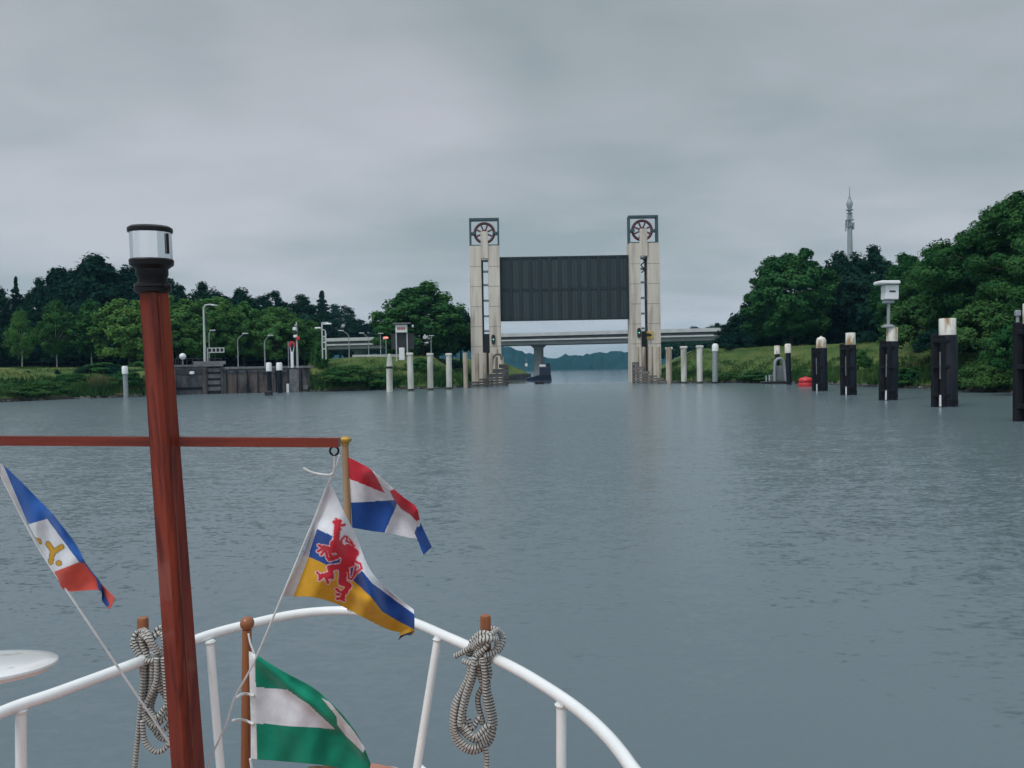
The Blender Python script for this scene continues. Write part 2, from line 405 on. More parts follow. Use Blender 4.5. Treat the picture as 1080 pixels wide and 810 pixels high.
# overcast luminance: brighter toward the zenith than at the horizon (outside the photo's field of view)
zr = nt.nodes.new('ShaderNodeMapRange'); L(sep.outputs['Z'], zr.inputs['Value']); zr.interpolation_type = 'SMOOTHSTEP'
zr.inputs['From Min'].default_value = .38; zr.inputs['From Max'].default_value = 1; zr.inputs['To Min'].default_value = 11.0; zr.inputs['To Max'].default_value = 24
yr = nt.nodes.new('ShaderNodeMapRange'); L(sep.outputs['Y'], yr.inputs['Value']); yr.interpolation_type = 'SMOOTHSTEP'
yr.inputs['From Min'].default_value = .3; yr.inputs['From Max'].default_value = -.8; yr.inputs['To Min'].default_value = 1; yr.inputs['To Max'].default_value = 1.45
ml = nt.nodes.new('ShaderNodeMath'); ml.operation = 'MULTIPLY'; L(zr.outputs[0], ml.inputs[0]); L(yr.outputs[0], ml.inputs[1])
hr_ = nt.nodes.new('ShaderNodeMapRange'); L(sep.outputs['Z'], hr_.inputs['Value'])
hr_.inputs['From Min'].default_value = .0; hr_.inputs['From Max'].default_value = .40; hr_.inputs['To Min'].default_value = 1.13; hr_.inputs['To Max'].default_value = .90
ml2 = nt.nodes.new('ShaderNodeMath'); ml2.operation = 'MULTIPLY'; L(ml.outputs[0], ml2.inputs[0]); L(hr_.outputs[0], ml2.inputs[1])
sc_ = nt.nodes.new('ShaderNodeVectorMath'); sc_.operation = 'SCALE'; L(cr.outputs[0], sc_.inputs[0]); L(ml2.outputs[0], sc_.inputs['Scale'])
mxs = nt.nodes.new('ShaderNodeMix'); mxs.data_type = 'RGBA'; mxs.inputs['Factor'].default_value = .97
L(sky.outputs[0], mxs.inputs['A']); L(sc_.outputs[0], mxs.inputs['B'])
L(mxs.outputs['Result'], bg.inputs['Color'])
sd = bpy.data.lights.new('sun', 'SUN'); sd.energy = 1.5; sd.angle = R(20); sd.color = (1, .965, .92)
so = bpy.data.objects.new('sun', sd); col.objects.link(so)
sdir = Vector((math.sin(SUN_AZ) * math.cos(SUN_EL), math.cos(SUN_AZ) * math.cos(SUN_EL), math.sin(SUN_EL)))
so.rotation_euler = sdir.to_track_quat('Z', 'Y').to_euler(); so.location = (0, -20, 40)
scene.view_settings.view_transform = 'Standard'; scene.view_settings.look = 'None'
scene.view_settings.exposure = 0; scene.view_settings.gamma = 1; scene.view_settings.use_curve_mapping = False
scene.cycles.use_denoising = True
scene.cycles.max_bounces = 6; scene.cycles.transparent_max_bounces = 6; scene.cycles.volume_bounces = 0
scene.cycles.sample_clamp_indirect = 6

# ------------------------------------------------------------------ water
wb = MB()
ys = [-60, 0, 40, 80, 120, 200, 400, 900, 3000]; xs = [-3000, -600, -100, 0, 100, 600, 3000]
for y in ys:
    for x in xs: wb.v.append(Vector((x, y, 0)))
for j in range(len(ys) - 1):
    for i in range(len(xs) - 1):
        a = j * len(xs) + i; wb.face((a, a + 1, a + 1 + len(xs), a + len(xs)))
struct(wb.build('water', M['water']))

# ------------------------------------------------------------------ banks
def bank(name, pts, rows_extra=((15, 0), (70, .6), (260, 2.0)), seed=1):
    """pts: (x, y, inland dx, inland dy, top z, slope width, edge z)"""
    P = []
    for i in range(len(pts) - 1):
        a, b = np.array(pts[i], float), np.array(pts[i + 1], float)
        n = max(2, int(np.hypot(*(b[:2] - a[:2])) / 2.0))
        n = min(n, 40)
        for k in range(n): P.append(a + (b - a) * k / n)
    P.append(np.array(pts[-1], float))
    r_ = random.Random(seed); mb = MB(); nr = None; grid = []
    for p in P:
        x, y, dx, dy, zt, sw, ze = p
        l = math.hypot(dx, dy); dx /= l; dy /= l
        row = [(-.02, -1.0), (0, ze)]
        for k in range(1, 9):
            t = k / 8; row.append((sw * t, ze + (zt - ze) * (t ** .8)))
        row += [(sw + e_, zt + q) for e_, q in rows_extra]
        nr = len(row)
        jx = .35 * math.sin(y * .9 + x * .7) + .2 * math.sin(y * 2.3 + 1)
        jx *= 0 if sw < 1 else 1
        for k, (o_, z) in enumerate(row):
            j = (r_.random() - .5) * .22 if 1 < k < 10 and sw > 1 else 0
            o2 = o_ + (jx if k < 3 else 0)
            mb.v.append(Vector((x + dx * o2, y + dy * o2, z + j)))
        grid.append(p)
    for i in range(len(P) - 1):
        for k in range(nr - 1):
            a = i * nr + k; mb.face((a, a + nr, a + nr + 1, a + 1), None, 1 if k == 0 else 0)
    o = mb.build(name, [M['bank'], M['mud']], smooth=True); struct(o)
    return o, P
W = lambda px, py: onz(px, py, 0)
def sp_(px, py, dx, dy, zt, sw, ze=.32):
    p = W(px, py); return (p.x, p.y, dx, dy, zt, sw, ze)
LB = [(-62, -30, -1, 0, 3, 8, .32), (-56, 30, -1, .1, 3.1, 8, .32), sp_(-40, 426, -.8, .6, 3.2, 8), sp_(0, 424, -.6, .8, 3.2, 8), sp_(60, 421.3, -.5, .9, 3.2, 8), sp_(130, 419, -.45, .9, 3.2, 7),
      sp_(172, 417.6, -.3, 1, 3.0, 5), sp_(185, 416, -.2, 1, 2.9, .6), sp_(322, 412.2, -.2, 1, 2.9, .6), sp_(330, 413, -.3, 1, 3.4, 6), sp_(400, 411.3, -.5, .9, 4.0, 8), sp_(470, 409.6, -.5, .9, 4.0, 8),
      (-5.6, 96, -.6, .8, 4.0, 8, .32), (-6.2, 106, -1, .2, 4.0, 6, .32), (-6.2, 116, -1, 0, 4.0, 5, .32), (-3.0, 135, -1, .1, 4.0, 4, .9), (-.5, 152, -.8, .6, 4.0, 6, .9),
      (3.6, 158, -.75, .66, 3.8, 8, .9), (3.3, 166, -1, .1, 4.0, 9, .9), (-4, 200, -1, .1, 5, 10, .3), (-30, 330, -1, .1, 6, 15, .3), (-90, 520, -1, .1, 6, 20, .3)]
left_bank, LBP = bank('left_bank_terrain', LB, seed=3)
RB = [(37, -30, 1, 0, 4.2, 9, .32), (36, 30, 1, 0, 4.3, 9, .32), (34, 54, 1, .1, 4.4, 9, .32), (33.6, 69, 1, .15, 4.4, 10, .32), (32.6, 86.5, .8, .5, 4.5, 10, .32), (26.6, 96.3, .55, .85, 4.5, 10, .32),
      (21.5, 101, .5, .87, 4.5, 9, .32), (20.6, 107, .9, .3, 4.5, 7, .32), (21.3, 116, 1, 0, 4.5, 6, .3), (24, 140, 1, .05, 4.6, 8, .3), (36, 200, 1, .1, 5, 10, .3), (80, 420, 1, .1, 5, 14, .3), (130, 560, 1, .1, 5, 14, .3)]
right_bank, RBP = bank('right_bank_terrain', RB, seed=4)

# dark sheet-pile edge of the spit beyond the gate
mb = MB()
ep = [Vector((-.5, 151.8, 0)), Vector((3.75, 157.85, 0)), Vector((3.45, 166, 0))]
for a, b in zip(ep, ep[1:]): mb.beam(a + Vector((0, 0, .1)), b + Vector((0, 0, .1)), .3, 2.0)
tag(mb.build('sheet_pile_wall', M['quay_grey']), 'low dark sheet pile wall edging the grassy spit seen under the raised gate', 'wall')

def numpy_mesh(name, V, nper, mat, parent=None, loc=None, smooth=False):
    """V: (n*nper,3) array of separate polygons with nper corners each"""
    n = len(V) // nper
    me = bpy.data.meshes.new(name)
    me.vertices.add(len(V)); me.vertices.foreach_set('co', V.astype(np.float32).ravel())
    me.loops.add(len(V)); me.loops.foreach_set('vertex_index', np.arange(len(V), dtype=np.int32))
    me.polygons.add(n); me.polygons.foreach_set('loop_start', np.arange(0, len(V), nper, dtype=np.int32))
    me.materials.append(mat); me.update(calc_edges=True); me.validate()
    return me

def blades(P, t0, t1, n, hmin, hmax, seed, wide=.10, ok=None):
    r_ = np.random.RandomState(seed); V = []
    P = np.array(P); segs = P[1:, :2] - P[:-1, :2]; ln = np.hypot(segs[:, 0], segs[:, 1]); pr = ln * np.array([1 if (ok is None or ok(a)) else 0 for a in P[:-1]])
    pr = pr / pr.sum(); idx = r_.choice(len(ln), n, p=pr)
    u = r_.rand(n); a = P[idx]; b = P[idx + 1]; q = a + (b - a) * u[:, None]
    t = t0 + (t1 - t0) * r_.rand(n)
    d = q[:, 2:4] / np.hypot(q[:, 2], q[:, 3])[:, None]
    off = q[:, 5] * t
    base = np.stack([q[:, 0] + d[:, 0] * off, q[:, 1] + d[:, 1] * off, q[:, 6] + (q[:, 4] - q[:, 6]) * np.clip(t, 0, 1) ** .8 - .12], 1)
    h = hmin + (hmax - hmin) * r_.rand(n) ** 1.6
    # patchy height
    h *= .55 + .9 * (np.sin(base[:, 0] * .9 + base[:, 1] * .5) * .25 + np.sin(base[:, 1] * 1.7 - base[:, 0] * 1.1) * .25 + .5)
    ang = r_.rand(n) * np.pi; w_ = wide * (.6 + .8 * r_.rand(n))
    side = np.stack([np.cos(ang), np.sin(ang), 0 * ang], 1) * w_[:, None]
    lean = np.stack([(r_.rand(n) - .5) * .7, (r_.rand(n) - .5) * .7, np.ones(n)], 1) * h[:, None]
    V = np.empty((n, 3, 3)); V[:, 0] = base - side; V[:, 1] = base + side; V[:, 2] = base + lean
    return V.reshape(-1, 3)
def grass_obj(name, V, label, mat='blade'):
    o = bpy.data.objects.new(name, numpy_mesh(name, V, 3, M[mat])); col.objects.link(o)
    return tag(o, label, 'grass', kind='stuff')
lv = lambda p: p[1] > 55 and p[1] < 116 and p[5] > 1
grass_obj('bank_grass', blades(LBP, .25, 1.2, 28000, .07, .26, 5, ok=lv), 'yellowish green grass growing on the upper left bank')
grass_obj('bank_grass', np.concatenate([blades(LBP, .02, .55, 14000, .2, .6, 12, ok=lv), blades(LBP, -.02, .18, 9000, .4, 1.1, 6, ok=lv)]), 'dark green reedy growth along the left waterline', 'blade_dark')
rv = lambda p: p[1] > 40 and p[1] < 116
grass_obj('bank_grass', blades(RBP, .25, 1.35, 40000, .07, .24, 8, ok=rv), 'yellowish green grass growing on the upper right bank')
grass_obj('bank_grass', np.concatenate([blades(RBP, .02, .5, 22000, .12, .4, 13, ok=rv), blades(RBP, -.02, .16, 13000, .3, .9, 9, ok=rv)]), 'dark green reedy growth along the right waterline', 'blade_dark')

def stones(P, n, seed, ok, label):
    r_ = np.random.RandomState(seed); P = [p for p in P if ok(p)]; V = []
    for k in range(n):
        i = r_.randint(len(P) - 1); a, b_ = P[i], P[i + 1]
        if np.hypot(*(b_[:2] - a[:2])) > 6: continue
        q = a + (b_ - a) * r_.rand(); l = np.hypot(q[2], q[3]); o_ = r_.rand() * .9 - .35
        c = np.array([q[0] + q[2] / l * o_, q[1] + q[3] / l * o_, .05 + max(0, o_) * .35]); s_ = .12 + .3 * r_.rand() ** 2
        ax = [np.array(v) * s_ * (.7 + .6 * r_.rand()) + r_.randn(3) * s_ * .15 for v in ((1, 0, 0), (0, 1, 0), (-1, 0, 0), (0, -1, 0), (0, 0, .7), (0, 0, -.7))]
        for u, v in ((0, 1), (1, 2), (2, 3), (3, 0)): V += [c + ax[u], c + ax[v], c + ax[4], c + ax[v], c + ax[u], c + ax[5]]
    o = bpy.data.objects.new('bank_stones', numpy_mesh('bank_stones', np.array(V), 3, M['stone'])); col.objects.link(o)
    tag(o, label, 'stones', kind='stuff')
stones(LBP, 900, 61, lv, 'grey stones along the left waterline')
stones(RBP, 1100, 62, rv, 'grey stones along the right waterline')

# ------------------------------------------------------------------ hills
prof = [(-700, 366), (-200, 365), (0, 368), (200, 370), (330, 368), (430, 362), (490, 359), (520, 362), (535, 366), (550, 370), (565, 374.5), (583, 378), (597, 375), (610, 374.5), (622, 374), (635, 371.5), (650, 370.3), (665, 371.5), (700, 366), (760, 360), (860, 362), (1080, 358), (1700, 350)]
hm = MB(); NX = 640; rows = [(820, 0), (850, .25), (900, .55), (960, .85), (1020, 1.0), (1150, .9), (1500, .5)]
for j, (d, k) in enumerate(rows):
    for i in range(NX):
        px = -700 + 2400 * i / (NX - 1)
        py = np.interp(px, [p[0] for p in prof], [p[1] for p in prof])
        q = at(px, py, 1020)
        x = q.x * d / 1020
        z = q.z * k + ((rnd.random() - .5) * 2.2 + 1.1 * math.sin(px * .21 + d) + .8 * math.sin(px * .53)) * (1 if 0 < k else 0) + (0 if k else -.8)
        hm.v.append(Vector((x, d + math.sin(px * .05) * 8, max(z, -.8))))
for j in range(len(rows) - 1):
    for i in range(NX - 1):
        a = j * NX + i; hm.face((a, a + 1, a + 1 + NX, a + NX))
struct(hm.build('hills', M['hill']))

# ------------------------------------------------------------------ trees
def leaf_quads(C, N, S, r_):
    n = len(C)
    N = N / (np.linalg.norm(N, axis=1)[:, None] + 1e-9)
    A = r_.randn(n, 3); A -= N * (A * N).sum(1)[:, None]; A /= np.linalg.norm(A, axis=1)[:, None] + 1e-9
    B = np.cross(N, A)
    S = S[:, None]
    V = np.empty((n, 4, 3))
    V[:, 0] = C - A * S; V[:, 1] = C - B * S * .55; V[:, 2] = C + A * S; V[:, 3] = C + B * S * .55
    return V.reshape(-1, 3)

def crown_mesh(name, seed, H, Rr, base, shape, nclump, nleaf, leaf, mat, flat=.7, cr=.2):
    r_ = np.random.RandomState(seed); C = []; N = []; S = []; cl = []
    ph = r_.rand(6) * 6.28
    for k in range(nclump):
        t = r_.rand() ** (.85 if shape != 'cone' else 1.3); a = r_.rand() * 6.283
        if shape == 'round': pr = math.sqrt(max(0, 1 - ((t - .42) / .6) ** 2))
        elif shape == 'cone': pr = max(.04, (1 - t)) * (.75 + .35 * math.sin(t * 26))
        elif shape == 'tall': pr = (math.sin(min(1, t * 1.02 + .02) * math.pi) ** .55)
        else: pr = math.sqrt(max(0, 1 - t * t))
        lump = 1 + .17 * math.sin(3 * a + ph[0] + 4 * t) + .12 * math.sin(5 * a + ph[1] - 6 * t)
        rr = Rr * pr * lump * (.35 + .65 * r_.rand() ** .45)
        z = H * (base + (1 - base) * t * (.93 + .1 * math.sin(2 * a + ph[2])))
        c = np.array([rr * math.cos(a), rr * math.sin(a), z]); cl.append(c)
        rad = Rr * cr * (.6 + .8 * r_.rand())
        if shape == 'cone': rad *= (1.15 - .8 * t)
        n = int(nleaf * (.6 + .8 * r_.rand()))
        d = r_.randn(n, 3); d /= np.linalg.norm(d, axis=1)[:, None]
        d *= (r_.rand(n) ** .5)[:, None]
        P = c + d * np.array([rad, rad, rad * flat])
        C.append(P)
        out = (P - np.array([0, 0, H * (base + .3 * (1 - base))])); out /= np.linalg.norm(out, axis=1)[:, None] + 1e-6
        N.append(d * .9 + out * .5 + np.array([0, 0, .4]) + r_.randn(n, 3) * .5)
        S.append(leaf * (.6 + .8 * r_.rand(n)))
    V = leaf_quads(np.concatenate(C), np.concatenate(N), np.concatenate(S), r_)
    return numpy_mesh(name, V, 4, M[mat]), cl

PROTO = {}
def proto(key, seed, H, Rr, base, shape, nclump, nleaf, leaf, mat, trunk_r, bark='bark', flat=.7, cr=.2, multi=1):
    me, cl = crown_mesh('crown', seed, H, Rr, base, shape, nclump, nleaf, leaf, mat, flat, cr)
    r_ = random.Random(seed); tb = MB()
    for q in range(multi):
        lx = (r_.random() - .5) * .06 * H; ly = (r_.random() - .5) * .06 * H; ox = 0 if multi == 1 else (q - (multi - 1) / 2) * trunk_r * 2.4
        top = .86 if shape == 'cone' else .7
        pts = [Vector((ox, 0, -.6)), Vector((ox + lx * .1, ly * .1, H * .04)), Vector((ox + lx * .35, ly * .4, H * .25)), Vector((ox + lx * .7, ly * .8, H * .48)), Vector((ox + lx, ly, H * top))]
        tb.tube(pts, [trunk_r * 1.35, trunk_r, trunk_r * .8, trunk_r * .55, trunk_r * .12], 8)
        for c in r_.sample(cl, min(12, len(cl))):
            c = Vector(c); z0 = min(max(c.z * .6, H * base * .7), H * .6)
            s0 = pts[2].lerp(pts[4], max(0, min(1, (z0 / H - .25) / (top - .25)))); 
            mid = s0.lerp(c, .5) + Vector((0, 0, .04 * H))
            tb.tube([s0, mid, c], [trunk_r * .38, trunk_r * .24, trunk_r * .06], 5)
    o = tb.build('trunk', M[bark], smooth=True); tm = o.data; bpy.data.objects.remove(o)
    PROTO[key] = (tm, me, H, Rr)

proto('dark_a', 21, 18, 6, .16, 'round', 210, 116, 0.328, 'leaf_dark', .32, flat=.9)
proto('dark_b', 22, 18, 6, .14, 'tall', 220, 116, 0.328, 'leaf_dark', .30, flat=.9)
proto('dark_c', 47, 18, 6, .12, 'dome', 260, 116, .33, 'leaf_dark', .32, flat=.9)
proto('mid_a', 23, 16, 6, .14, 'round', 300, 170, 0.273, 'leaf_mid', .30, cr=.19, flat=.75)
proto('mid_b', 24, 16, 6, .10, 'round', 260, 131, 0.281, 'leaf_mid', .30, cr=.17, flat=.9)
proto('light_a', 25, 14, 5, .22, 'round', 190, 116, 0.250, 'leaf_light', .20, cr=.18, flat=.85)
proto('light_b', 26, 14, 5, .18, 'round', 190, 116, 0.250, 'leaf_light', .20, cr=.19, flat=.85)
proto('birch', 27, 12, 3, .22, 'tall', 110, 93, 0.172, 'leaf_light', .14, 'birch_bark', cr=.26, flat=1.1)
proto('slim', 28, 13, 4, .26, 'tall', 140, 100, 0.218, 'leaf_mid', .13, 'birch_bark', cr=.22, flat=.9)
proto('conifer', 29, 18, 5, .12, 'cone', 230, 108, 0.265, 'leaf_dark', .26, flat=.5, cr=.24)
proto('pine', 30, 17, 5.5, .30, 'round', 110, 155, 0.265, 'leaf_dark', .28, flat=.6, cr=.26)
proto('big', 31, 17, 8, .08, 'round', 270, 310, 0.203, 'leaf_mid', .42, cr=.155, flat=.72)
proto('big_b', 35, 17, 8, .06, 'round', 270, 310, 0.203, 'leaf_mid', .42, cr=.15, flat=.72)
proto('bush_a', 32, 4, 3, .04, 'dome', 130, 116, 0.140, 'leaf_shrub', .06, cr=.22, multi=3)
proto('bush_b', 33, 4, 3, .03, 'dome', 130, 116, 0.140, 'leaf_mid', .06, cr=.20, multi=3)
proto('bush_d', 34, 4, 3, .03, 'dome', 100, 100, 0.172, 'leaf_dark', .06, cr=.26, multi=3)

def tree(key, px, ytop, d, zb, wpx, label, group=None, name='tree', cat='tree', rz=None):
    tm, cm, H, Rr = PROTO[key]
    b = at(px, 375, d); zt = zat(px, ytop, d)
    x = b.x; t = thing(name, label, cat, (x, b.y, zb), group)
    sz = (zt - zb) / H; sx = wpx / 2 * d / F / Rr
    t.rotation_euler = (0, 0, rnd.random() * 6.28 if rz is None else rz); t.scale = (sx, sx, sz)
    for n, me in (('trunk', tm), ('crown', cm)):
        o = bpy.data.objects.new(n, me); col.objects.link(o); o.parent = t
    return t
G1 = 'dark trees of the left skyline'; G2 = 'pale green trees in front of the left wood'; G3 = 'trees behind the right bank'; G4 = 'bushes on the banks'
T = tree
# left skyline, dark
T('dark_a', -22, 297, 118, 3, 64, 'dark tree cut by the left photo edge, behind the grass', G1)
T('conifer', 19, 291, 122, 3, 30, 'narrow dark conifer with a thin leaning top above the wood', G1, 'conifer')
T('dark_b', 44, 297, 124, 3, 56, 'dark tree between the thin conifer top and the tallest round tree', G1)
T('dark_c', 68, 287, 126, 3, 64, 'dark tree joined to the left shoulder of the tallest round tree', G1)
T('dark_c', 105, 274, 124, 3, 96, 'tallest round dark tree of the left skyline, left of the mast lamp', G1)
T('dark_c', 145, 284, 126, 3, 70, 'dark tree directly behind the mast lamp', G1)
T('dark_a', 181, 297, 126, 3, 64, 'dark tree just right of the mast lamp', G1)
T('dark_b', 215, 301, 130, 3, 62, 'dark tree above the tall quay lamp', G1)
T('dark_a', 247, 309, 132, 3, 60, 'dark tree on the falling skyline above the shorter quay lamps', G1)
T('pine', 287, 311, 140, 3, 40, 'dark pine with a rounded top above the quay', G1, 'pine_tree')
T('dark_b', 268, 318, 135, 3, 46, 'low dark tree left of the rounded pine', G1)
T('pine', 320, 315, 142, 3, 46, 'spreading dark pine above the red round signal', G1, 'pine_tree')
T('conifer', 341, 306, 222, 5, 46, 'pointed dark conifer above the twin lamp', G1, 'conifer')
T('pine', 359, 324, 224, 5, 40, 'dark pine sloping down beside the pointed conifer', G1, 'pine_tree')
T('dark_a', 385, 339, 230, 5, 52, 'small distant dark tree behind the bridge end', G1)
T('dark_b', 373, 342, 232, 5, 40, 'lowest distant tree in the skyline dip left of the round tree', G1)
T('mid_b', 446, 303, 112, 3.6, 92, 'large round dark green tree left of the left gate tower', None)
T('dark_a', 486, 327, 120, 3.6, 44, 'lower dark tree squeezed between the large round tree and the left tower', None)
# left, lighter row
T('birch', 23, 329, 92, 3.1, 27, 'slender yellow green birch with a pale trunk on the grass berm', G2, 'birch_tree')
T('slim', 60, 320, 98, 3.1, 40, 'slim green tree with a thin pale stem, right of the birch', G2)
T('slim', 97, 320, 98, 3.1, 46, 'pale stemmed green tree left of the mast', G2)
T('light_b', 136, 318, 96, 3.0, 62, 'bright green tree half hidden behind the wooden mast', G2)
T('light_a', 188, 317, 100, 3.0, 66, 'bright green tree behind the stepped quay wall', G2)
T('light_b', 226, 316, 103, 3.0, 56, 'bright green tree behind the tall quay lamp', G2)
T('light_a', 258, 322, 106, 3.0, 54, 'bright green tree behind the two curved quay lamps', G2)
T('light_b', 291, 326, 106, 3.0, 52, 'bright green tree left of the red round signal', G2)
T('mid_a', 322, 338, 110, 3.0, 40, 'mid green tree behind the camera mast', G2)
# right side
T('dark_a', 782, 332, 118, 4.5, 40, 'small dark tree at the right end of the bridge', G3)
T('dark_b', 803, 300, 116, 4.5, 40, 'dark tree at the left shoulder of the round leafy tree', G3)
T('mid_a', 835, 267, 104, 4.5, 84, 'round leafy green tree standing alone left of the telecom tower', G3)
T('dark_a', 890, 270, 108, 4.5, 66, 'dark tree below the telecom tower', G3)
T('dark_b', 922, 263, 106, 4.5, 70, 'dark tree right of the telecom tower', G3)
T('mid_b', 955, 272, 88, 4.5, 64, 'green tree between the telecom tower and the tall wooded crest', G3)
T('big_b', 1004, 262, 74, 4.4, 100, 'broad green tree on the left slope of the tall wooded crest', G3)
T('big', 1062, 219, 62, 4.4, 146, 'tallest broad green tree of the crest at the right', G3)
T('big_b', 1110, 196, 56, 4.4, 140, 'broad green tree cut by the right photo edge', G3)
T('bush_a', 968, 314, 68, 3.6, 72, 'leafy green bush right of the post with the white box', G4, 'bush', 'bush')
T('bush_a', 1038, 318, 56, 3.2, 76, 'leafy green bush between the two nearest mooring posts', G4, 'bush', 'bush')
T('bush_b', 1072, 340, 48, 1.6, 60, 'rounded bush beside the nearest mooring post at the water edge', G4, 'bush', 'bush')
T('bush_d', 1000, 345, 62, 3.0, 60, 'dark bush behind the second nearest mooring post', G4, 'bush', 'bush')
T('bush_d', 770, 352, 108, 4.3, 34, 'dark bush on the grass slope at the bridge end', G4, 'bush', 'bush')
T('bush_d', 792, 352, 112, 4.3, 40, 'dark bush under the small dark tree at the bridge end', G4, 'bush', 'bush')
T('bush_b', 905, 369, 70, 1.8, 26, 'small dark bush behind the mooring post with a plain white top', G4, 'bush', 'bush')
T('dark_b', 757, 342, 260, 5, 34, 'distant dark tree above the right end of the bridge', None)
T('dark_a', 738, 346, 265, 5, 34, 'distant low dark tree over the bridge parapet right of the right tower', None)
T('dark_a', 715, 352, 265, 5, 40, 'distant dark tree under the bridge beside the right tower', None)
T('bush_a', 1045, 378, 54, .3, 60, 'bright leafy growth at the waterline left of the nearest mooring post', G4, 'bush', 'bush')
T('bush_b', 960, 388, 66, .3, 44, 'low leafy growth at the waterline between the boxed post and the tall post', G4, 'bush', 'bush')
T('bush_b', 1018, 385, 58, .3, 50, 'low leafy growth at the waterline right of the tall post', G4, 'bush', 'bush')
T('bush_b', 800, 392, 93, .4, 46, 'low dark growth at the waterline left of the landing stage', G4, 'bush', 'bush')
T('bush_b', 770, 393, 97, .4, 36, 'low dark growth at the waterline right of the white capped pile', G4, 'bush', 'bush')
# shrubs on the left bank
T('bush_b', 108, 383, 84, 2.2, 56, 'dark green shrub mass on the bank left of the mast', G4, 'bush', 'bush')
T('bush_d', 60, 391, 80, 1.9, 10, 'tiny dark shrub on the yellow grass berm, right of another tiny one', G4, 'bush', 'bush')
T('bush_d', 28, 392, 78, 1.9, 13, 'tiny dark shrub on the grass below the birch', G4, 'bush', 'bush')
T('bush_a', 75, 394, 79, 1.2, 40, 'bright green low bush at the foot of the grass berm', G4, 'bush', 'bush')
T('bush_a', 25, 404, 74, .5, 60, 'low bright bush along the waterline at the far left', G4, 'bush', 'bush')
T('bush_b', 150, 382, 86, 1.6, 44, 'green shrub behind the mast beside the quay wall', G4, 'bush', 'bush')
T('bush_b', 338, 361, 93, 2.9, 20, 'dense rounded shrub at the right end of the quay wall', G4, 'bush', 'bush')
T('bush_a', 366, 386, 90, 1.0, 56, 'wide bright bush on the bank between quay wall and pointed pile', G4, 'bush', 'bush')
T('bush_b', 444, 378, 96, 1.9, 36, 'dark green bush on the bank behind the middle left piles', G4, 'bush', 'bush')
T('bush_d', 478, 380, 103, 2.4, 26, 'dark bush beside the left tower foot', G4, 'bush', 'bush')
T('bush_b', 400, 394, 91, .5, 40, 'low green bush behind the pointed white pile', G4, 'bush', 'bush')
T('bush_b', 132, 392, 80, .9, 40, 'dark bush at the waterline beside the grey white topped pile', G4, 'bush', 'bush')
T('bush_d', 88, 388, 82, 1.8, 34, 'dark bush on the bank left of the bigger shrub mass', G4, 'bush', 'bush')
T('bush_d', 118, 386, 83, 1.5, 44, 'dark bush in front of the bigger shrub mass on the bank', G4, 'bush', 'bush')
T('bush_b', 45, 402, 76, .4, 50, 'dark green low bush at the waterline under the tiny shrubs', G4, 'bush', 'bush')
# reeds left
grass_obj('reed_bed', blades([p for p in LBP if True], .05, .3, 3500, .7, 1.3, 15, wide=.08, ok=lambda p: 70 < p[1] < 82 and -42.5 < p[0] < -37), 'pale feathery reeds on the bank left of the mast', 'leaf_grey')

# woodland understorey: one mass that nobody could count
def wood(name, pts, n, leaf, hmax, seed, mat, label):
    r_ = np.random.RandomState(seed); pts = np.array(pts, float); C = []; N = []; S = []
    for k in range(n):
        i = r_.randint(len(pts) - 1); q = pts[i] + (pts[i + 1] - pts[i]) * r_.rand()
        z = q[2] + r_.rand() * hmax * q[3]; c = np.array([q[0] + r_.randn() * 1.5, q[1] + abs(r_.randn()) * 3, z])
        m_ = 60; d = r_.randn(m_, 3); d /= np.linalg.norm(d, axis=1)[:, None]; d *= (r_.rand(m_) ** .5)[:, None]
        C.append(c + d * np.array([1.8, 1.5, 1.3])); N.append(d + np.array([0, -.2, .6]) + r_.randn(m_, 3) * .4); S.append(leaf * (.6 + .8 * r_.rand(m_)))
    V = leaf_quads(np.concatenate(C), np.concatenate(N), np.concatenate(S), r_)
    o = bpy.data.objects.new(name, numpy_mesh(name, V, 4, M[mat])); col.objects.link(o)
    tag(o, label, 'woodland', kind='stuff')
def wp(px, d, z, k=1):
    b = at(px, 385, d); return (b.x, b.y, z, k)
wood('woodland', [wp(-60, 122, 3), wp(60, 128, 3), wp(180, 130, 3), wp(280, 134, 3), wp(326, 138, 3)], 640, .5, 9, 41, 'leaf_dark', 'dark woodland understorey behind the left quay')
wood('woodland', [wp(795, 118, 4.4), wp(880, 112, 4.4), wp(960, 96, 4.4, 1.2), wp(1040, 76, 4.3, 1.2), wp(1130, 62, 4.3, 1.2)], 560, .42, 6, 42, 'leaf_dark', 'dark woodland understorey behind the right bank')
wood('woodland', [(-90, 212, 5, 1), (-14, 212, 5, .7)], 110, .6, 7, 43, 'leaf_dark', 'dark far woodland behind the bridge on the left')
wood('woodland', [(45, 240, 5, .4), (90, 240, 5, 1)], 150, .6, 8, 44, 'leaf_dark', 'dark far woodland behind the bridge on the right')

